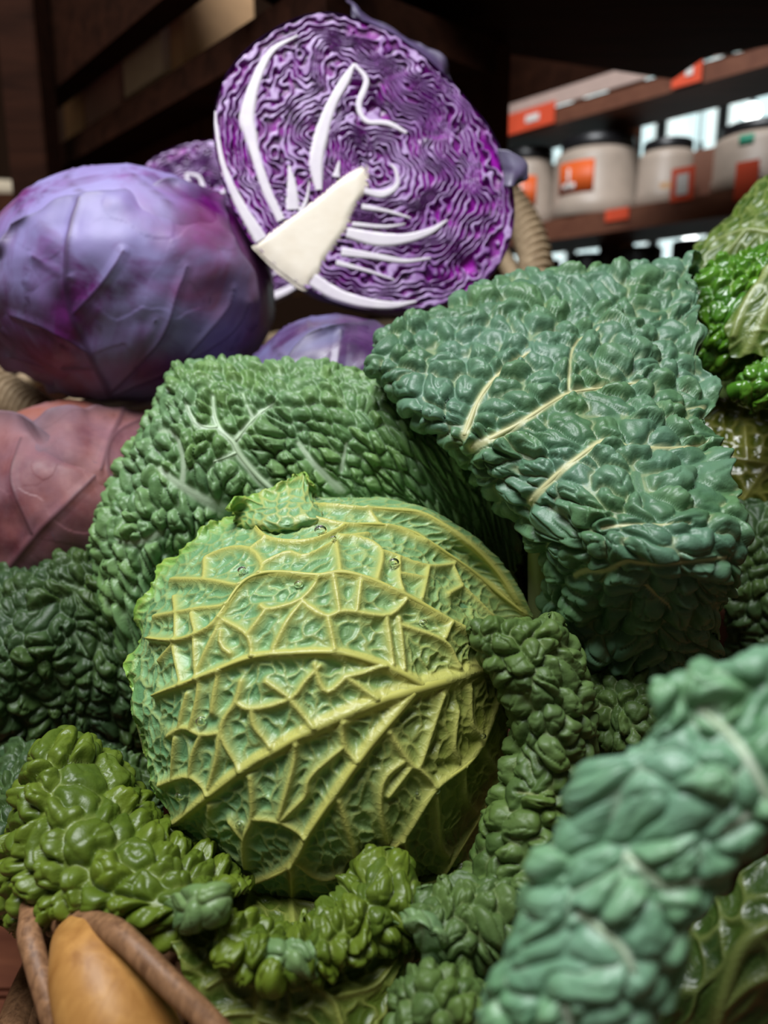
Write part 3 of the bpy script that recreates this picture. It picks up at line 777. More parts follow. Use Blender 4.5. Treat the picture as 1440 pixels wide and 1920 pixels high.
AV = [([(520, 925), (490, 902), (445, 850), (440, 830), (407, 800), (400, 745)], .0020, .0008),
      ([(407, 800), (370, 802), (352, 760)], .0011, .0006), ([(443, 850), (400, 865)], .0010, .0005), ([(442, 828), (475, 785), (515, 757)], .0012, .0006),
      ([(475, 785), (455, 740)], .0008, .0005), ([(420, 955), (390, 940), (340, 910), (300, 880)], .0026, .0010), ([(342, 910), (345, 860), (330, 815), (300, 808)], .0012, .0006),
      ([(640, 920), (625, 905), (585, 865), (560, 830)], .0018, .0008), ([(640, 880), (650, 830)], .0008, .0005), ([(300, 1000), (250, 1020), (220, 1010)], .0012, .0005)]
AV = [(p_, a_*1.5, b_*1.5) for p_, a_, b_ in AV]
leaf('outer_leaf', savoy_main, rows, 150, 460, M['savoy_crown'], cell=.0090, H=.0032, seed=21, veins=AV, ribs=4, ribmat=M['vein_pale'], jag=.002, ruffle=.003, undul=.004, free=(1, 0, 1, 1), flip=None)

# --- big blue green leaf at the upper right, folding over towards the camera
r1 = [(718, 622, .405), (850, 572, .41), (1000, 522, .415), (1150, 510, .42), (1298, 494, .42)]
rows = [C(r1, 10, 45, .05), r1,
 [(708, 680, .378), (850, 672, .372), (1000, 632, .372), (1160, 605, .378), (1322, 605, .385)],
 [(765, 755, .365), (880, 785, .345), (1020, 775, .338), (1180, 745, .343), (1345, 750, .352)],
 [(880, 850, .355), (960, 885, .33), (1070, 885, .314), (1200, 875, .312), (1338, 868, .322)],
 [(985, 985, .345), (1040, 985, .318), (1110, 985, .298), (1240, 980, .288), (1385, 975, .302)],
 [(1028, 1050, .335), (1085, 1062, .312), (1160, 1058, .292), (1260, 1055, .282), (1392, 1048, .297)],
 [(1034, 1150, .35), (1090, 1150, .33), (1170, 1150, .315), (1270, 1150, .308), (1378, 1140, .318)],
 [(1075, 1270, .365), (1120, 1270, .348), (1180, 1270, .338), (1270, 1260, .336), (1352, 1230, .345)],
 [(1100, 1420, .385), (1130, 1420, .375), (1180, 1420, .368), (1260, 1400, .366), (1330, 1350, .37)]]
rows = [C([r[0]], 26, 14, .04)+r for r in rows]
BV = [([(872, 818), (885, 780), (910, 730), (950, 690), (990, 665)], .0022, .0009), ([(885, 840), (930, 818), (970, 798), (1020, 765), (1065, 737), (1120, 730), (1180, 720), (1220, 722)], .0024, .0008),
      ([(995, 940), (1040, 895), (1090, 855), (1130, 827), (1170, 838), (1260, 842), (1320, 835)], .0022, .0007), ([(1080, 1078), (1105, 1067), (1135, 1070), (1175, 1050), (1210, 1056), (1295, 1052), (1360, 1045)], .0014, .0008),
      ([(1066, 740), (1075, 650), (1120, 620)], .0009, .0005), ([(1240, 765), (1320, 768)], .0008, .0005), ([(1130, 990), (1200, 985), (1290, 985)], .0008, .0005), ([(1195, 620), (1235, 600)], .0008, .0004), ([(1210, 1095), (1255, 1135)], .0010, .0005)]
leaf('outer_leaf', savoy_main, rows, 380, 280, M['savoy_upper'], cell=.0118, H=.0038, seed=34, veins=BV, ribs=3, ribmat=M['vein_cream'], jag=.0050, ruffle=.0035, undul=.004, aspect=1.25, rot=.35)

# --- narrow leaf standing in front of the head at the right
rows = [[(893, 1172, .300), (940, 1166, .297), (990, 1170, .297), (1040, 1178, .305)],
        [(905, 1235, .296), (955, 1235, .288), (1010, 1235, .288), (1075, 1245, .302)],
        [(958, 1330, .300), (1000, 1330, .286), (1050, 1330, .284), (1108, 1330, .30)],
        [(960, 1430, .300), (1000, 1430, .286), (1055, 1440, .282), (1118, 1440, .30)],
        [(940, 1520, .298), (980, 1530, .282), (1030, 1545, .28), (1095, 1545, .296)],
        [(905, 1620, .294), (950, 1630, .28), (1000, 1645, .276), (1070, 1650, .29)],
        [(860, 1720, .29), (910, 1740, .278), (970, 1760, .274), (1050, 1760, .285)]]
rows = [C([r[0]], 22, 0, .03)+r+C([r[-1]], -12, 0, .03) for r in rows]; rows = [C(rows[0], 0, 15, .03)]+rows
leaf('outer_leaf', savoy_main, rows, 250, 140, M['savoy_moss'], cell=.0095, H=.0028, seed=41, veins=[([(975, 1485), (1010, 1490), (1040, 1490)], .0006, .0004), ([(960, 1570), (990, 1575), (1010, 1570)], .0006, .0004)], jag=.002, ruffle=.002, undul=.004)

# --- bubbly leaf at the lower left, rolled over the basket
rows = [[(150, 1420, .345), (215, 1440, .345), (290, 1530, .335), (370, 1590, .32), (430, 1640, .305), (470, 1670, .30)],
        [(118, 1385, .325), (200, 1440, .32), (290, 1540, .31), (360, 1600, .297), (420, 1650, .285), (455, 1680, .28)],
        [(70, 1440, .308), (140, 1490, .295), (230, 1575, .283), (320, 1635, .274), (390, 1670, .268), (430, 1690, .268)],
        [(42, 1520, .302), (100, 1560, .282), (190, 1635, .270), (290, 1680, .262), (370, 1695, .258), (415, 1700, .262)],
        [(22, 1620, .302), (70, 1650, .280), (150, 1700, .266), (260, 1715, .260), (340, 1725, .258), (395, 1715, .264)],
        [(5, 1700, .305), (50, 1725, .285), (130, 1742, .272), (240, 1738, .268), (320, 1750, .268), (380, 1730, .272)],
        [(20, 1710, .33), (60, 1725, .31), (140, 1735, .30), (240, 1730, .295), (320, 1738, .29), (380, 1720, .29)]]
rows = [C([r[0]], 14, 6, .03)+r for r in rows]
leaf('outer_leaf', savoy_main, rows, 190, 230, M['savoy_olive'], cell=.0112, H=.0040, seed=52, jag=.002, ruffle=.0025, undul=.003)

# curled tip where that leaf ends
rows = [[(318, 1700, .262), (355, 1672, .252), (392, 1648, .250), (424, 1660, .253), (428, 1690, .258)],
        [(318, 1722, .256), (352, 1705, .246), (392, 1690, .244), (424, 1688, .248), (434, 1706, .256)],
        [(318, 1742, .254), (352, 1735, .246), (390, 1730, .245), (416, 1724, .249), (430, 1730, .256)],
        [(322, 1765, .258), (352, 1768, .252), (386, 1764, .251), (412, 1750, .255), (425, 1745, .262)]]
leaf('tip_or_lit_edge', savoy_main, rows, 80, 90, M['savoy_tip'], cell=.011, H=.0014, seed=57, jag=.0015, ruffle=.003, undul=.004)

# --- veined underside of the lowest leaf, and its frilled upper edge
rows = [[(298, 1712, .262), (400, 1730, .272), (520, 1740, .276), (650, 1740, .28), (760, 1700, .285), (840, 1660, .29)],
        [(330, 1790, .256), (430, 1800, .262), (540, 1810, .264), (660, 1800, .268), (750, 1770, .275), (800, 1740, .285)],
        [(368, 1870, .252), (460, 1880, .254), (560, 1880, .254), (660, 1880, .258), (740, 1860, .266), (770, 1840, .278)],
        [(405, 1960, .250), (480, 1970, .250), (570, 1975, .250), (660, 1975, .252), (735, 1960, .260), (755, 1950, .272)],
        [(440, 2060, .250), (500, 2070, .250), (580, 2070, .250), (660, 2070, .250), (730, 2060, .258), (750, 2050, .27)]]
UV_ = [([(480, 2040), (482, 1930), (484, 1840), (470, 1780)], .0018, .0010), ([(483, 1850), (430, 1830), (390, 1850)], .0011, .0006), ([(484, 1840), (560, 1840), (620, 1870), (640, 1920)], .0011, .0007),
       ([(483, 1900), (430, 1900), (400, 1915)], .0010, .0006), ([(560, 1840), (590, 1790)], .0009, .0006), ([(484, 1910), (540, 1930), (560, 1990)], .0009, .0006), ([(620, 1870), (700, 1850), (740, 1800)], .0009, .0006)]
leaf('outer_leaf', savoy_main, rows, 170, 200, M['under_olive'], cell=.0085, H=.0024, seed=61, style='ridge', veins=UV_, jag=.0012, ruffle=.001, undul=.003, free=(1, 0, 1, 1))
rows = [[(425, 1700, .268), (500, 1740, .272), (580, 1760, .278), (640, 1700, .285), (690, 1630, .29), (760, 1640, .292)],
        [(412, 1720, .255), (480, 1745, .258), (560, 1770, .260), (640, 1720, .268), (710, 1650, .276), (775, 1660, .28)],
        [(405, 1750, .250), (460, 1775, .249), (545, 1795, .250), (640, 1755, .260), (720, 1700, .268), (785, 1700, .275)],
        [(420, 1790, .252), (465, 1815, .250), (540, 1828, .248), (640, 1800, .258), (720, 1760, .268), (775, 1740, .276)],
        [(450, 1800, .268), (490, 1815, .266), (550, 1825, .264), (640, 1810, .27), (710, 1775, .278), (760, 1755, .285)]]
leaf('leaf_frill', savoy_main, rows, 110, 230, M['savoy_olive'], cell=.0072, H=.0034, seed=67, jag=.003, ruffle=.005, undul=.004)
rows = [[(470, 1770, .253), (520, 1762, .250), (575, 1772, .250)], [(465, 1795, .249), (525, 1790, .245), (588, 1795, .247)], [(480, 1822, .250), (530, 1830, .246), (590, 1828, .249)]]  # lit edge of the frill, its light put into a paler green piece
leaf('tip_or_lit_edge', savoy_main, rows, 60, 80, M['savoy_tip'], cell=.009, H=.0020, seed=69, jag=.002, ruffle=.002, undul=.002)

# leaf under the head, filling the gap above the frill
rows = [[(300, 1560, .335), (420, 1620, .325), (540, 1660, .318), (660, 1660, .318), (780, 1640, .325), (900, 1600, .335)],
        [(340, 1640, .312), (440, 1690, .302), (550, 1715, .296), (660, 1715, .298), (770, 1700, .305), (880, 1670, .315)],
        [(380, 1720, .296), (470, 1760, .288), (560, 1780, .284), (660, 1780, .286), (760, 1760, .294), (860, 1730, .304)],
        [(420, 1800, .288), (490, 1830, .282), (570, 1850, .278), (660, 1850, .28), (750, 1830, .288), (840, 1800, .298)]]
leaf('outer_leaf', savoy_main, rows, 110, 180, M['under_olive'], cell=.0090, H=.0026, seed=65, style='ridge', undul=.003,
     veins=[([(545, 1640), (548, 1700), (560, 1790)], .0016, .0012), ([(470, 1660), (455, 1720)], .0011, .0008), ([(600, 1660), (625, 1730)], .0010, .0008), ([(690, 1650), (720, 1720)], .0012, .0008), ([(548, 1690), (610, 1700), (660, 1690)], .0009, .0006)], free=(0, 0, 0, 0))

# --- dark leaves on the left
top = [(-175, 1190, .43), (-40, 1090, .43), (60, 1068, .425), (130, 1050, .42), (185, 1062, .42), (230, 1110, .425)]
rows = [C(top, 0, 25, .04), top,
        [(-185, 1225, .41), (-40, 1170, .405), (60, 1150, .40), (140, 1140, .405), (200, 1150, .41), (260, 1190, .42)],
        [(-190, 1270, .405), (-40, 1260, .39), (60, 1250, .392), (140, 1240, .40), (215, 1250, .405), (280, 1270, .415)],
        [(-185, 1320, .41), (-30, 1350, .395), (60, 1345, .40), (150, 1340, .405), (220, 1340, .41), (290, 1350, .415)],
        [(-170, 1370, .42), (-20, 1450, .415), (70, 1440, .41), (160, 1430, .415), (240, 1420, .42), (310, 1430, .425)]]
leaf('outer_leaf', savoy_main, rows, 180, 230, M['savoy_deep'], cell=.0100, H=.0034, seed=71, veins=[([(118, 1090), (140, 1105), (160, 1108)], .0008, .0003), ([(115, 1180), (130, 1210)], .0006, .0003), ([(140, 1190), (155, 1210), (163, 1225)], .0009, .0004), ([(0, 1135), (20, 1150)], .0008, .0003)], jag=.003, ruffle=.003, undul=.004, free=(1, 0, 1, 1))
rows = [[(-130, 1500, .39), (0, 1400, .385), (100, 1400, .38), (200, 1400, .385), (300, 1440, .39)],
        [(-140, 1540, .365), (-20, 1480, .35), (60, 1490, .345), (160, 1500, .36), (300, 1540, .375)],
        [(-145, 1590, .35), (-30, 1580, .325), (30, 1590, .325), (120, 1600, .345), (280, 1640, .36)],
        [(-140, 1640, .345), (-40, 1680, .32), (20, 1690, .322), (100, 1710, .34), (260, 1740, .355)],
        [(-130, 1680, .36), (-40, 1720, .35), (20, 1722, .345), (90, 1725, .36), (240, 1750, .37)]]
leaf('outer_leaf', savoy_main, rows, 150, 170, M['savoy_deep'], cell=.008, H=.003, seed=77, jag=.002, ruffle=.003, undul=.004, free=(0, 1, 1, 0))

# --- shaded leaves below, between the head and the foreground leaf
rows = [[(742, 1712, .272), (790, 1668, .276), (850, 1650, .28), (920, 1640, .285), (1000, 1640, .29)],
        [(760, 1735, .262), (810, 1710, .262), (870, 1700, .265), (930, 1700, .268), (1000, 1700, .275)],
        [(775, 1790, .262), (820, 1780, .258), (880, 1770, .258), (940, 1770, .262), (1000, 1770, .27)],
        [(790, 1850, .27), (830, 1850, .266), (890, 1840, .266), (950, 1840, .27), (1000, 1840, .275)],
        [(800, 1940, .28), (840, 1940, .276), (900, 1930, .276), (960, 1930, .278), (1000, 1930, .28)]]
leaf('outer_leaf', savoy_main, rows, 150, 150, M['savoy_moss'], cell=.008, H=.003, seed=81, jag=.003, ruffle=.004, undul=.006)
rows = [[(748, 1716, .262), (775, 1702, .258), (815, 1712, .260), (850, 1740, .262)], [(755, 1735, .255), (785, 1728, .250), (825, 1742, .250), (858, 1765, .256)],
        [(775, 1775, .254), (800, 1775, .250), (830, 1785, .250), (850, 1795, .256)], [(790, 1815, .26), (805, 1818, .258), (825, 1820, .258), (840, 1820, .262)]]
leaf('tip_or_lit_edge', savoy_main, rows, 60, 60, M['savoy_tip'], cell=.010, H=.0012, seed=84, jag=.002, ruffle=.002, undul=.003)
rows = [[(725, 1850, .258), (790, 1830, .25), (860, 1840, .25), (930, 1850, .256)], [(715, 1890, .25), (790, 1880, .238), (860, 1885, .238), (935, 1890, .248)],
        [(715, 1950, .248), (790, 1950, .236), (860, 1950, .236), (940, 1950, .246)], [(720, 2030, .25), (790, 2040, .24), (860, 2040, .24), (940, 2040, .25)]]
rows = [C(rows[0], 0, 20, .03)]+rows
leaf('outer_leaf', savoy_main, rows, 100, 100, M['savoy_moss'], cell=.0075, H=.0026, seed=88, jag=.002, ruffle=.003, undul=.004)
# dark leaf filling the gap behind the upper right leaf, and the pale leaf stalk there
rows = [[(930, 900, .42), (1000, 960, .41), (1080, 1020, .40)], [(900, 1000, .42), (990, 1040, .41), (1080, 1080, .40)], [(930, 1120, .43), (1010, 1130, .42), (1090, 1150, .41)], [(960, 1240, .43), (1030, 1240, .42), (1100, 1250, .41)]]
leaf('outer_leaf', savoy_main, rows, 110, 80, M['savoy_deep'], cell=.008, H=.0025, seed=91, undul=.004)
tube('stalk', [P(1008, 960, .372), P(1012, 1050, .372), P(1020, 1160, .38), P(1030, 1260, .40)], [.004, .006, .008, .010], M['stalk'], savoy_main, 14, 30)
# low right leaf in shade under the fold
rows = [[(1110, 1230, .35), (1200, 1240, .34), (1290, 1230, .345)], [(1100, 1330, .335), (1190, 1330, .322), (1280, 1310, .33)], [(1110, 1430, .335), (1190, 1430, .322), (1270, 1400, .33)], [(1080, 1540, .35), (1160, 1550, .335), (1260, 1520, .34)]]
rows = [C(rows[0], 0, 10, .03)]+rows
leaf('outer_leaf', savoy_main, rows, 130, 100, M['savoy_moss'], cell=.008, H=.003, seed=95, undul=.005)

# water drops on the head
for x, y, r in ((601, 995, .0030), (455, 1070, .0022), (738, 1055, .0024), (793, 1168, .0018), (378, 1352, .0024), (338, 1492, .0022), (450, 1545, .0018), (625, 1010, .0014), (560, 1096, .0020), (905, 1380, .0014), (818, 1482, .0016), (782, 1488, .0012)):
    c = sph(x, y); n_ = (c-HC)/np.linalg.norm(c-HC)
    dr = ball('water_drop', c+n_*.0002, (r, r, r*.8), M['water'], None, 12, 18, relief=0)
    tag(dr, 'clear water drop beaded on the veined pale green head', 'water drop', 'water drops on the savoy head')

# ------------------------------------------------------------------ savoy cabbage at the right edge
RC = P(1620, 810, .535)
savoy_right = thing('savoy_cabbage', 'wet bright green savoy cabbage cut off by the right edge', 'cabbage', tuple(RC-np.array([0, 0, .10])))
ball('head', RC, (.100,)*3, M['savoy_moss'], savoy_right, 190, 330, seed=9, blister=.0045, cell=.011, axis=(.3, -.2, -.9))
crate = thing('wooden_crate', 'dark slatted wooden crate under the right hand savoy cabbage', 'crate', (float(RC[0]), float(RC[1]), COUNTER))
cx_, cy_ = float(RC[0])+.03, float(RC[1])+.02; ztop = float(RC[2])-.105
for sx_ in (-1, 1):
    for sy_ in (-1, 1): box('corner_post', mat=M['post_wood'], parent=crate, c=(cx_+sx_*.10, cy_+sy_*.09, (COUNTER+ztop)/2), size=(.02, .02, ztop-COUNTER))
for k in range(4):
    z_ = COUNTER+.03+k*(ztop-COUNTER-.03)/4
    for sg_ in (-1, 1):
        box('slat', mat=M['post_wood'], parent=crate, c=(cx_, cy_+sg_*.105, z_), size=(.24, .009, .038), bevel=.002)
        box('slat', mat=M['post_wood'], parent=crate, c=(cx_+sg_*.115, cy_, z_), size=(.009, .20, .038), bevel=.002)
for k in range(5): box('slat', mat=M['post_wood'], parent=crate, c=(cx_-.09+k*.045, cy_, ztop+.004), size=(.038, .22, .008), bevel=.002)

rows = [[(1600, 260, .50), (1500, 290, .50), (1425, 340, .50), (1360, 400, .50), (1300, 465, .50)],
        [(1600, 330, .47), (1510, 370, .47), (1430, 400, .47), (1370, 440, .475), (1290, 500, .485)],
        [(1600, 430, .455), (1510, 450, .455), (1430, 480, .46), (1370, 510, .47), (1300, 550, .48)],
        [(1600, 540, .46), (1510, 550, .46), (1430, 560, .465), (1370, 580, .475), (1310, 600, .485)]]
rows = [C([r[0]], 170, 20, .05)+r for r in rows]
leaf('outer_leaf', savoy_right, rows, 120, 150, M['under_green'], cell=.010, H=.002, seed=103, style='ridge', jag=.003, ruffle=.002, undul=.003, veins=[([(1600, 420), (1480, 440), (1400, 430), (1340, 450)], .0018, .0008), ([(1440, 435), (1400, 390)], .001, .0006), ([(1400, 430), (1360, 480)], .001, .0006)])
rows = [[(1560, 420, .45), (1480, 440, .45), (1410, 460, .45), (1350, 480, .452), (1305, 520, .455)],
        [(1560, 470, .435), (1480, 480, .435), (1410, 500, .435), (1355, 530, .437), (1300, 560, .445)],
        [(1560, 540, .43), (1480, 550, .43), (1400, 580, .43), (1350, 600, .432), (1308, 620, .44)],
        [(1540, 620, .43), (1470, 640, .43), (1400, 660, .43), (1350, 670, .435), (1315, 690, .445)],
        [(1540, 700, .44), (1470, 710, .44), (1400, 720, .44), (1350, 720, .445), (1320, 720, .455)]]
rows = [C([r[0]], 170, 20, .05)+r for r in rows]
leaf('outer_leaf', savoy_right, rows, 150, 150, M['savoy_bright'], cell=.0085, H=.0032, seed=107, jag=.003, ruffle=.004, undul=.004, veins=[([(1560, 500), (1440, 560), (1375, 640)], .0016, .0008)])
rows = [[(1560, 470, .425), (1490, 490, .422), (1445, 490, .424), (1400, 540, .428)], [(1560, 560, .415), (1490, 570, .41), (1430, 580, .412), (1378, 610, .42)], [(1560, 680, .415), (1490, 680, .41), (1430, 670, .412), (1385, 660, .42)]]
rows = [C([r[0]], 170, 20, .05)+r for r in rows]
leaf('outer_leaf', savoy_right, rows, 100, 100, M['under_green'], cell=.012, H=.0016, seed=109, style='ridge', undul=.003, veins=[([(1440, 500), (1400, 560), (1375, 630)], .0028, .0012), ([(1450, 560), (1400, 660)], .0035, .002)])
rows = [[(1560, 660, .415), (1480, 668, .41), (1420, 672, .41), (1385, 700, .415)], [(1560, 700, .40), (1480, 705, .395), (1420, 710, .395), (1382, 730, .405)], [(1560, 760, .405), (1480, 765, .40), (1425, 760, .40), (1392, 750, .41)]]
rows = [C([r[0]], 170, 20, .05)+r for r in rows]
leaf('leaf_frill', savoy_right, rows, 80, 100, M['savoy_bright'], cell=.008, H=.0032, seed=111, jag=.003, ruffle=.004)
rows = [[(1600, 720, .45), (1500, 730, .45), (1420, 740, .455), (1330, 750, .46)], [(1600, 820, .43), (1500, 830, .43), (1410, 840, .435), (1320, 840, .445)], [(1600, 930, .425), (1500, 935, .425), (1400, 940, .43), (1320, 930, .445)], [(1600, 1030, .435), (1500, 1030, .435), (1400, 1030, .44), (1330, 1020, .455)]]
rows = [C([r[0]], 170, 20, .05)+r for r in rows]
leaf('outer_leaf', savoy_right, rows, 140, 140, M['under_wet'], cell=.010, H=.0024, seed=113, style='ridge', undul=.004, veins=[([(1560, 900), (1440, 870), (1380, 860), (1330, 850)], .0016, .0008), ([(1400, 860), (1395, 800)], .001, .0006), ([(1440, 870), (1390, 940)], .001, .0006)])
rows = [[(1600, 960, .41), (1500, 950, .41), (1420, 940, .415), (1365, 935, .425)], [(1600, 1050, .395), (1500, 1045, .395), (1420, 1040, .40), (1370, 1040, .41)], [(1600, 1150, .395), (1500, 1150, .395), (1420, 1150, .40), (1370, 1140, .41)], [(1600, 1270, .41), (1500, 1270, .41), (1420, 1270, .415), (1370, 1260, .425)], [(1580, 1400, .44), (1500, 1400, .44), (1440, 1390, .445), (1410, 1370, .45)]]
rows = [C([r[0]], 170, 20, .05)+r for r in rows]
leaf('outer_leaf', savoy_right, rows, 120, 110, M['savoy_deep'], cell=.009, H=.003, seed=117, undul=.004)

# ------------------------------------------------------------------ savoy cabbage closest to the camera
FC = P(1700, 2250, .30)
savoy_front = thing('savoy_cabbage', 'blurred teal green savoy cabbage closest to the camera at lower right', 'cabbage', tuple(FC-np.array([0, 0, .07])))
ball('head', FC, (.064,)*3, M['savoy_moss'], savoy_front, 150, 260, seed=15, blister=.004, cell=.010, axis=(.3, -.2, -.9))
# spine from upper right to lower left; left border and right border traced
rows = [[(1235, 1300, .205), (1290, 1262, .203), (1370, 1245, .200), (1470, 1200, .198), (1600, 1130, .20)],
        [(1225, 1400, .203), (1300, 1350, .197), (1390, 1330, .193), (1500, 1300, .192), (1640, 1260, .197)],
        [(1105, 1450, .204), (1220, 1440, .195), (1340, 1440, .189), (1470, 1420, .188), (1640, 1390, .195)],
        [(1075, 1540, .204), (1190, 1530, .193), (1310, 1540, .187), (1430, 1530, .187), (1520, 1480, .195)],
        [(1000, 1640, .204), (1110, 1640, .193), (1230, 1650, .187), (1350, 1640, .188), (1405, 1590, .197)],
        [(965, 1740, .204), (1060, 1750, .194), (1170, 1760, .188), (1270, 1750, .190), (1318, 1690, .199)],
        [(918, 1850, .205), (1010, 1860, .196), (1110, 1870, .190), (1210, 1860, .192), (1245, 1810, .201)],
        [(912, 1960, .207), (990, 1970, .198), (1080, 1980, .193), (1170, 1970, .195), (1205, 1920, .203)],
        [(900, 2080, .21), (980, 2090, .202), (1060, 2090, .197), (1140, 2080, .2), (1195, 2060, .206)]]
rows = [C([r[0]], 26, 10, .022)+r+C([r[-1]], -10, -14, .018) for r in rows]; rows = [C(rows[0], 15, 25, .02)]+rows
rows = [[(x, y, d*.88) for x, y, d in r] for r in rows]
FV = [([(1320, 1335), (1360, 1370), (1400, 1420), (1440, 1495)], .0014, .0010), ([(1175, 1605), (1215, 1635), (1240, 1660), (1280, 1655), (1320, 1652)], .0011, .0007),
      ([(1090, 1715), (1130, 1745), (1165, 1775), (1185, 1815)], .0012, .0008), ([(1060, 1890), (1068, 1920)], .0012, .0008), ([(1400, 1530), (1350, 1560)], .0010, .0006)]
leaf('outer_leaf', savoy_front, rows, 270, 200, M['savoy_teal'], cell=.0098, H=.0022, seed=123, veins=FV, ribs=3, ribmat=M['vein_pale'], jag=.0042, ruffle=.003, undul=.004)
rows = [[(1640, 1480, .245), (1520, 1560, .245), (1400, 1640, .245), (1330, 1710, .247), (1270, 1780, .25)], [(1640, 1620, .235), (1520, 1680, .233), (1410, 1740, .233), (1330, 1800, .236), (1260, 1850, .24)],
        [(1640, 1760, .232), (1520, 1800, .23), (1420, 1840, .23), (1330, 1880, .232), (1240, 1920, .236)], [(1640, 1920, .235), (1520, 1950, .232), (1420, 1970, .232), (1330, 1990, .234), (1230, 2010, .238)]]
leaf('outer_leaf', savoy_front, rows, 140, 170, M['under_dark'], cell=.012, H=.0022, seed=127, style='ridge', undul=.003, veins=[([(1440, 1740), (1395, 1770), (1370, 1830), (1350, 1900), (1340, 1960)], .0018, .0012), ([(1440, 1830), (1400, 1850), (1355, 1890)], .0012, .0008)])

# ------------------------------------------------------------------ halved red cabbage
FCn = P(685, 315, .49)
fn = CAM-FCn; fn = fn/np.linalg.norm(fn); fn = fn+np.array([.06, 0, .42]); fn /= np.linalg.norm(fn)
OUT = [(402, 215), (412, 165), (450, 105), (505, 62), (560, 32), (610, 22), (665, 36), (720, 56), (775, 92), (830, 140), (880, 195), (925, 255), (952, 320), (964, 395), (955, 455), (930, 505), (890, 545), (840, 566), (770, 580), (700, 578), (640, 562), (585, 545), (530, 508), (480, 462), (440, 395), (415, 320), (402, 262)]
OUT = np.array(OUT, float); TIP = np.array([700., 312.])
ang = np.arctan2(OUT[:, 1]-TIP[1], OUT[:, 0]-TIP[0]); rad = np.hypot(OUT[:, 0]-TIP[0], OUT[:, 1]-TIP[1])
o_ = np.argsort(ang); ang = ang[o_]; rad = rad[o_]
ang = np.concatenate([ang-2*np.pi, ang, ang+2*np.pi]); rad = np.tile(rad, 3)
def Rf(th): return np.interp(th, ang, rad)
def Rsm(th): return sum(Rf(th+k*.05) for k in (-2, -1, 0, 1, 2))/5
def face_pts(x, y):
    x = np.asarray(x, float); y = np.asarray(y, float)
    r = FWD+((x-720)/F)[..., None]*RT-((y-960)/F)[..., None]*UP
    k = ((FCn-CAM)@fn)/(r@fn); return CAM+r*k[..., None]
half = thing('halved_red_cabbage', 'halved red cabbage showing purple and white layers around a cream core', 'cabbage', tuple(FCn-np.array([0, 0, .1])))

RIBS = [([(527, 413), (500, 356), (480, 293), (469, 249), (464, 213), (480, 151), (509, 96), (558, 67)], [14, 15, 15, 22, 25, 17, 10, 3]),
        ([(598, 356), (593, 302), (604, 249), (622, 196), (647, 151), (664, 120)], [12, 22, 24, 19, 15, 5]),
        ([(664, 120), (687, 151), (673, 196), (687, 227), (727, 231), (762, 249)], [5, 9, 10, 9, 9, 5]),
        ([(549, 393), (547, 347), (542, 311)], [23, 16, 4]),
        ([(490, 450), (447, 378), (418, 307), (406, 240), (404, 209)], [22, 15, 9, 7, 3]),
        ([(650, 436), (709, 449), (762, 447), (807, 433), (838, 413)], [18, 24, 18, 12, 3]),
        ([(683, 358), (718, 364), (744, 347), (742, 320), (732, 308)], [10, 13, 9, 6, 3]),
        ([(640, 472), (700, 480), (758, 489), (807, 484)], [16, 12, 8, 3]),
        ([(585, 524), (629, 551), (682, 567), (736, 572), (780, 565)], [24, 22, 17, 12, 4]),
        ([(678, 387), (727, 396), (770, 409)], [10, 6, 3]),
        ([(630, 332), (636, 302)], [13, 3]),
        ([(560, 408), (575, 372), (580, 340)], [10, 6, 2]),
        ([(630, 492), (690, 508), (740, 525)], [10, 6, 2]),
        ([(660, 420), (720, 425), (760, 420)], [8, 6, 2])]
def layers(nr, nt, seed):
    r = (np.linspace(0.0, 1, nr)**.9)[:, None]; th = np.linspace(-np.pi, np.pi, nt, endpoint=False)[None, :]
    Ro = Rsm(th); X = TIP[0]+r*Ro*np.cos(th); Y = TIP[1]+r*Ro*np.sin(th)
    fade = sstep(1.0, .86, r)+0*th
    amp = (.45+.75*sstep(-.3, .5, fbm(X/110, Y/110, seed+2, 2)))*fade
    wx = X+amp*(15*noise(X/36, Y/36, seed)+10*noise(X/17, Y/17, seed+1)+26*noise(X/85, Y/85, seed+5))
    wy = Y+amp*(15*noise(X/36, Y/36, seed+11)+10*noise(X/17, Y/17, seed+12)+26*noise(X/85, Y/85, seed+15))
    dx = wx-TIP[0]; dy = wy-TIP[1]; t2 = np.arctan2(dy, dx)
    L = np.hypot(dx, dy)/Rsm(t2)
    L = L**.92*24+1.5*noise(X/48, Y/48, seed+20)*fade+.35*noise(X/12, Y/12, seed+21)
    fr = L-np.floor(L); idl = np.floor(L)
    r1 = h2(idl, idl*0+3, seed); 
    open_ = sstep(.05, .55, fbm(X/75, Y/75, seed+31, 2)+.25*(X-700)/280)        # looser layers towards the right
    wid = (.25+.16*r1)*(1-.35*open_)*(.8+.5*noise(X/26, Y/26, seed+41)*1.0)
    c = np.abs(fr-.5)
    sheet = 1-sstep(wid*.75, wid*1.15, c)
    flesh = (1-sstep(wid*.25, wid*.85, c))*(.45+.55*sstep(-.45, .35, noise(X/40, Y/40, seed+51)))
    tone = np.clip(.30+.55*open_+.5*noise(X/20, Y/20, seed+61), 0, 1)
    return X, Y, sheet, flesh, tone, open_
def cut_face(name, parent, nr, nt, seed):
    X, Y, sheet, flesh, tone, op = layers(nr, nt, seed)
    G = face_pts(X, Y)
    near = np.zeros_like(X)
    dep = -(1-sheet)*(.0018+.0022*op)
    G = G+fn*dep[..., None]
    at = {'flesh': np.clip(flesh*sheet, 0, 1), 'skin': sheet, 'tone': tone}
    return np_mesh(name, G.reshape(-1, 3), grid_quads(nr, nt, True), M['cut_face'], parent, at)
face = cut_face('cut_face', half, 210, 760, 5)

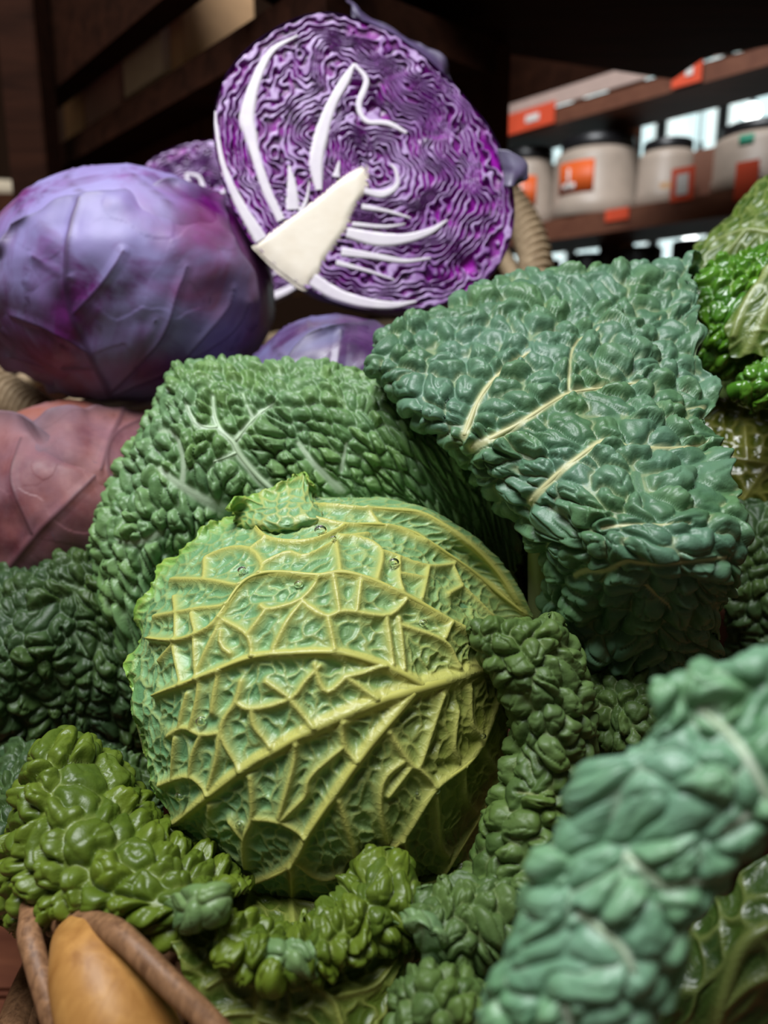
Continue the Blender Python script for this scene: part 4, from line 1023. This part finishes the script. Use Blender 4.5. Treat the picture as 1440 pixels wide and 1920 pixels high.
# back dome
def dome(name, parent, mat, depth=.085, nr=46, nt=120):
    u = np.linspace(0, 1, nr)[:, None]; th = np.linspace(-np.pi, np.pi, nt, endpoint=False)[None, :]
    cx, cy = 685., 318.
    Ro = Rsm(th); ex = TIP[0]+Ro*np.cos(th); ey = TIP[1]+Ro*np.sin(th)
    a_ = u*math.pi/2
    k = np.cos(a_)*(1+.03*np.sin(a_*2)); X = cx+(ex-cx)*k*1.006; Y = cy+(ey-cy)*k*1.006
    G = face_pts(X, Y)-fn*(depth*np.sin(a_))[..., None]*np.ones_like(X)[..., None]
    z = np.zeros_like(X)
    ve = np.exp(-((np.abs(((th*9/math.pi) % 1)-.5))/.05)**2)*np.sin(a_)
    return np_mesh(name, G.reshape(-1, 3), grid_quads(nr, nt, True), mat, parent, {'vein': ve*.5, 'rim': z, 'bloom': z+.6, 'cellr': z, 'hgt': z})
dome('outer_dome', half, M['red_dark'])

# cream core: a low pillow over the traced outline
def pillow(name, outline, mat, parent, h=.0009, rings=8, n=90, noise_a=1.2):
    o = np.array(outline, float); o = np.concatenate([o, o[:1]])
    s = np.concatenate([[0], np.cumsum(np.hypot(*(o[1:]-o[:-1]).T))]); s /= s[-1]
    t_ = np.linspace(0, 1, n, endpoint=False); ox = np.interp(t_, s, o[:, 0]); oy = np.interp(t_, s, o[:, 1])
    ox = ox+noise_a*noise(ox/9, oy/9, 5); oy = oy+noise_a*noise(ox/9, oy/9, 6)
    cx, cy = ox.mean(), oy.mean(); V = []
    for k in range(rings):
        f = 1-k/(rings-1)*.999; hk = h*math.sqrt(max(0, 1-f**6))-.0012*(k == 0)
        V.append(face_pts(cx+(ox-cx)*f, cy+(oy-cy)*f)+fn*hk)
    return np_mesh(name, np.array(V).reshape(-1, 3), grid_quads(rings, n, True), mat, parent)
CORE = [(472, 462), (500, 440), (535, 412), (560, 395), (600, 366), (640, 332), (665, 316), (690, 306), (694, 325), (690, 350), (672, 380), (658, 408), (652, 432), (632, 455), (620, 475), (604, 496), (596, 522), (583, 530), (574, 547), (560, 541), (520, 512), (492, 485)]
pillow('core', CORE, M['core'], half)
def rib(pts, wd, parent, k):
    pts = np.array(pts, float); n = 40; C_ = spline(pts, n); W = np.maximum(spline(np.array(wd, float), n), 2)
    W = 1.25*W*(1+.12*noise(np.linspace(0, 6, n), np.full(n, k+.5), 3))
    T = np.gradient(C_, axis=0); T /= np.linalg.norm(T, axis=1, keepdims=True); Nn = np.stack([-T[:, 1], T[:, 0]], 1)
    V = []
    for f in np.linspace(-1, 1, 9):
        q = C_+Nn*(W/2*f)[:, None]; hgt = .0005*math.sqrt(max(0, 1-f**6))-.0012*(abs(f) > .99)
        V.append(face_pts(q[:, 0], q[:, 1])+fn*hgt)
    return np_mesh('rib', np.array(V).reshape(-1, 3), grid_quads(9, n), M['rib'], parent)
for k, (p_, w_) in enumerate(RIBS): rib(p_, w_, half, k)
# dark torn outer leaves at the rim
rows = [[(640, -20, 0.565), (690, 20, 0.565), (760, 60, 0.565), (830, 110, 0.570), (862, 170, 0.575)], [(650, 10, 0.555), (700, 45, 0.553), (765, 85, 0.553), (835, 145, 0.555), (870, 195, 0.560)], [(660, 40, 0.553), (715, 70, 0.551), (775, 115, 0.551), (840, 175, 0.553), (880, 215, 0.557)]]
def attrs_red(G): return {'bloom': .5+0*G[..., 0]}
leaf('outer_leaf', half, rows, 50, 90, M['red_dark'], cell=.02, H=.0008, seed=131, style='ridge', undul=.004, jag=.004, ruffle=.004, extra=attrs_red)
rows = [[(940, 285, .49), (960, 288, .488), (985, 305, .488), (988, 330, .49)], [(945, 310, .49), (962, 315, .488), (975, 325, .488), (982, 336, .49)], [(950, 345, .492), (958, 345, .49), (965, 345, .49), (972, 345, .492)]]
leaf('outer_leaf', half, rows, 30, 30, M['red_dark'], cell=.02, H=.0006, seed=133, style='ridge', undul=.002, jag=.002, ruffle=.002, extra=attrs_red)

# the second half behind: the same parts turned and set further back
half2 = thing('halved_red_cabbage', 'small cut red cabbage half peeping out behind the violet cabbage', 'cabbage', (0, 0, 0))
T2 = Matrix.Translation(Vector(P(440, 415, .66))) @ Matrix.Rotation(math.radians(40), 4, Vector(fn)) @ Matrix.Scale(.86, 4) @ Matrix.Translation(-Vector(FCn))
half2.location = half.location
for ch in list(half.children):
    if ch.name.split('.')[0] in ('cut_face', 'outer_dome', 'core', 'rib'):
        c_ = ch.copy(); COL.objects.link(c_); c_.parent = half2; c_.matrix_parent_inverse = Matrix.Translation(-Vector(half.location))
LOC, ROT, SCA = (T2 @ Matrix.Translation(Vector(half.location))).decompose()
half2.location = LOC; half2.rotation_mode = 'QUATERNION'; half2.rotation_quaternion = ROT; half2.scale = SCA

# ------------------------------------------------------------------ whole red cabbages
def red(label, px, py, d, rpx, rpy, mat, seed, rows, veins, bloomf, axis):
    c = P(px, py, d); rx = rpx/F*d*.97; rz = rpy/F*d*.97
    g = thing('red_cabbage', label, 'cabbage', tuple(c-np.array([0, 0, rz])), 'red cabbages in the back basket')
    ball('head', c, (rx, (rx+rz)/2, rz), mat, g, seed=seed, axis=axis, bloomf=bloomf, relief=.0015, dent=.01)
    def proj(x, y, lift):
        r = ray(x, y); S = np.array([rx, (rx+rz)/2, rz])+lift
        o = (CAM-c)/S; dd = r/S; A = dd@dd; B = o@dd; Cc = o@o-1; disc = B*B-A*Cc
        k = (-B-math.sqrt(disc))/A if disc > 0 else -B/A
        return CAM+r*k
    for i, (rw, vn, lift) in enumerate(zip(rows, veins, (.004, .007, .010, .012))):
        G = np.array([[proj(x, y, lift) for x, y in r] for r in rw])
        G = spline(G, 150); G = np.moveaxis(spline(np.moveaxis(G, 1, 0), 150), 0, 1)
        o = leaf('wrapper_leaf', g, None, 150, 150, mat, cell=.03, H=.0009, seed=seed+i*3, style='ridge', veins=vn, G=G, jag=.004, ruffle=.003, undul=.003, vor=0.0, solid=.0012, extra=lambda G: {'bloom': bloomf(G)})
    return g
def bl_violet(G):
    x, y, d = pix(G)
    b = 1.05-np.exp(-(((x-430)/130)**2+((y-400)/85)**2))*1.3-np.exp(-(((x-290)/55)**2+((y-700)/35)**2))-np.exp(-(((x-505)/30)**2+((y-540)/90)**2))-.8*np.exp(-(((x-75)/35)**2+((y-700)/50)**2))
    return np.clip(b+.35*fbm(x/50, y/50, 5), 0, 1)
def bl_full(G):
    x, y, d = pix(G); return np.clip(.75+.5*fbm(x/70, y/70, 8), 0, 1)
red('large violet red cabbage with bluish bloom at the left', 250, 545, .53, 272, 222, M['red_violet'], 201,
    [[[(20, 420), (110, 370), (220, 340), (330, 330), (420, 350)], [(-10, 500), (100, 470), (220, 450), (340, 450), (450, 450)], [(-20, 580), (90, 570), (220, 570), (350, 560), (480, 550)], [(10, 680), (100, 670), (220, 670), (350, 650), (480, 640)], [(90, 740), (150, 735), (220, 740), (330, 735), (420, 710)]]],
    [[([(210, 748), (165, 660), (132, 585), (122, 505), (132, 425), (148, 370)], .0022, .0012), ([(165, 660), (90, 620), (20, 590)], .0010, .0005), ([(180, 690), (90, 690), (20, 670)], .0012, .0005), ([(135, 590), (200, 520), (230, 470)], .0008, .0005),
      ([(205, 740), (300, 640), (330, 560), (350, 500)], .0009, .0005), ([(210, 745), (330, 690), (430, 630), (470, 570)], .0009, .0005), ([(130, 520), (60, 480)], .0008, .0005), ([(250, 690), (290, 600)], .0006, .0004), ([(330, 690), (420, 590), (440, 540)], .0007, .0004)]],
    bl_violet, (.2, -.4, -.9))
red('dusty pink red cabbage with ragged leaf edges above the dark savoy leaves', 150, 965, .50, 218, 218, M['red_pink'], 221,
    [[[(70, 790), (140, 765), (220, 755), (300, 765)], [(60, 860), (140, 850), (230, 840), (330, 850)], [(80, 960), (160, 950), (250, 940), (345, 950)], [(110, 1100), (180, 1100), (260, 1090), (330, 1080)]],
     [[(-50, 790), (10, 780), (60, 800), (110, 835), (190, 870)], [(-60, 880), (10, 870), (80, 880), (150, 900), (225, 920)], [(-60, 980), (10, 970), (80, 980), (150, 990), (215, 1000)], [(-40, 1120), (10, 1120), (80, 1120), (150, 1110), (190, 1100)]]],
    [[([(310, 770), (220, 810), (190, 880)], .0012, .0008), ([(235, 760), (200, 860), (240, 960)], .0014, .0010), ([(320, 1010), (200, 990), (120, 1080)], .0012, .0008)], [([(0, 1085), (70, 1000), (140, 930), (190, 880)], .0016, .0008), ([(60, 1000), (20, 900), (40, 820)], .0008, .0005)]],
    bl_full, (-.3, -.5, -.8))
red('bluish violet red cabbage wedged below the halved cabbage', 625, 800, .50, 190, 208, M['red_dark'], 231,
    [[[(560, 640), (620, 610), (700, 600), (760, 620)], [(540, 700), (620, 680), (700, 670), (780, 680)], [(540, 780), (620, 770), (700, 770), (790, 770)]]],
    [[([(490, 690), (540, 640), (600, 615)], .0012, .0008), ([(640, 620), (630, 700)], .0012, .0008)]], bl_full, (.3, -.5, -.8))

# ------------------------------------------------------------------ baskets
# back basket: tilted, twisted seagrass rim
bc = P(480, 660, .60)
rimc = [(-60, 690, .60), (30, 752, .565), (120, 810, .545), (260, 880, .56), (480, 920, .58), (720, 860, .59), (900, 720, .62), (1000, 560, .68), (985, 425, .74), (900, 340, .80), (700, 330, .84), (450, 380, .84), (200, 460, .78), (-20, 560, .72), (-90, 630, .66)]
rim = np.array([P(*c) for c in rimc])
basket = thing('seagrass_basket', 'tilted seagrass basket with twisted rim holding the red cabbages', 'basket', (float(bc[0]), float(bc[1]), COUNTER+.02))
e = np.concatenate([rim[-2:], rim, rim[:3]]); n_ = 900
full = spline(e, n_*(len(e)-1)//len(rim)+1); k0 = int(round((len(full)-1)*2/(len(e)-1))); k1 = int(round((len(full)-1)*(2+len(rim))/(len(e)-1))); cen = full[k0:k1]
T = np.roll(cen, -1, 0)-np.roll(cen, 1, 0); T /= np.linalg.norm(T, axis=1, keepdims=True)
A_ = np.cross(T, [0, 0, 1.0]); A_ /= np.linalg.norm(A_, axis=1, keepdims=True); B_ = np.cross(T, A_)
for k in range(4):
    ph = np.linspace(0, 2*math.pi*34, len(cen), endpoint=False)+k*math.pi/2
    hel = cen+.0095*(np.cos(ph)[:, None]*A_+np.sin(ph)[:, None]*B_)
    th = np.linspace(0, 2*math.pi, 8, endpoint=False)
    V = hel[:, None]+.0075*(np.cos(th)[None, :, None]*A_[:, None]+np.sin(th)[None, :, None]*B_[:, None])
    Q = grid_quads(len(hel), 8, True); j = np.arange(8); m_ = len(hel)
    Q = np.concatenate([Q, np.stack([(m_-1)*8+j, (m_-1)*8+(j+1) % 8, (j+1) % 8, j], -1)])
    np_mesh('rim_strand', V.reshape(-1, 3), Q, M['seagrass'], basket)
rc = rim.mean(0)
for k in range(9):
    f = (k+1)/10
    ring = rim*(1-f)+(rc+(rim-rc)*np.array([.62, .62, 0])+np.array([0, 0, COUNTER+.035-rc[2]]))*f
    tube('weaver', ring, .0095, M['seagrass'], basket, 7, 150, closed=True)
bt = rc+(rim-rc)*np.array([.62, .62, 0]); bt[:, 2] = COUNTER+.03
Vb = np.concatenate([spline(np.concatenate([bt, bt[:1]]), 60)[:-1], [[rc[0], rc[1], COUNTER+.03]]])
Vb2 = Vb.copy(); Vb2[:, 2] -= .018
nb = len(Vb)-1; j = np.arange(nb)
Q = np.concatenate([np.stack([j, (j+1) % nb, nb+0*j], -1), np.stack([nb+1+(j+1) % nb, nb+1+j, 2*nb+1+0*j], -1)])
np_mesh('base', np.concatenate([Vb, Vb2]), Q, M['seagrass'], basket, smooth=False)

# front basket: cane handle, willow rods, woven bowl under the savoy
fb = np.array([HC[0]+.02, HC[1]-.015, 0]); zr = HC[2]-.150; zb0 = COUNTER+.006
wick = thing('willow_basket', 'willow basket with thick honey cane handle under the savoy cabbage', 'basket', (float(fb[0]), float(fb[1]), zb0))
def ringpts(r, z, n=28, amp=0.0, ph=0): 
    t_ = np.linspace(0, 2*math.pi, n, endpoint=False)
    rr = r+amp*np.cos(n/2*t_+ph); return np.stack([fb[0]+rr*np.cos(t_), fb[1]+rr*np.sin(t_), np.full(n, z)], -1)
for k in range(11):
    z = zb0+.006+(zr-zb0)*k/10; r = .120+.050*(k/10)**.7
    tube('weaver', ringpts(r, z, 28, .004, k % 2*math.pi), .0055, M['rod'], wick, 7, 112, closed=True)
for k in range(28):
    a_ = 2*math.pi*k/28; u_ = np.array([math.cos(a_), math.sin(a_), 0])
    tube('stake', [fb+u_*.120+[0, 0, zb0+.004], fb+u_*.148+[0, 0, (zb0+zr)/2], fb+u_*.170+[0, 0, zr]], .0035, M['rod'], wick, 6, 8)
tube('rim', ringpts(.172, zr+.006, 28), .009, M['rod'], wick, 10, 140, closed=True)
lathe('base', [(0, 0), (.122, 0), (.122, .008), (0, .008)], M['rod'], wick, (fb[0], fb[1], zb0-.004), 40)
# handle: thick cane rising out of the basket wall with two rods beside it
tube('handle', [P(150, 1755, .266), P(175, 1815, .252), P(215, 1920, .242), P(262, 2060, .236), P(290, 2180, .236)], [.0098, .0148, .0175, .0185, .0185], M['cane'], wick, 28, 60, bumpy=.03)
tube('rod', [P(120, 1732, .272), P(175, 1732, .258), P(225, 1755, .245), P(300, 1825, .236), P(400, 1925, .230), P(500, 2040, .228)], [.0045, .0042, .0042, .0040, .0042, .0045], M['rod'], wick, 16, 70, bumpy=.10, seed=4)
tube('rod', [P(60, 1700, .280), P(56, 1745, .268), P(70, 1810, .258), P(98, 1900, .250), P(130, 2010, .246)], [.0042, .0042, .0040, .0042, .0042], M['rod'], wick, 16, 60, bumpy=.10, seed=8)
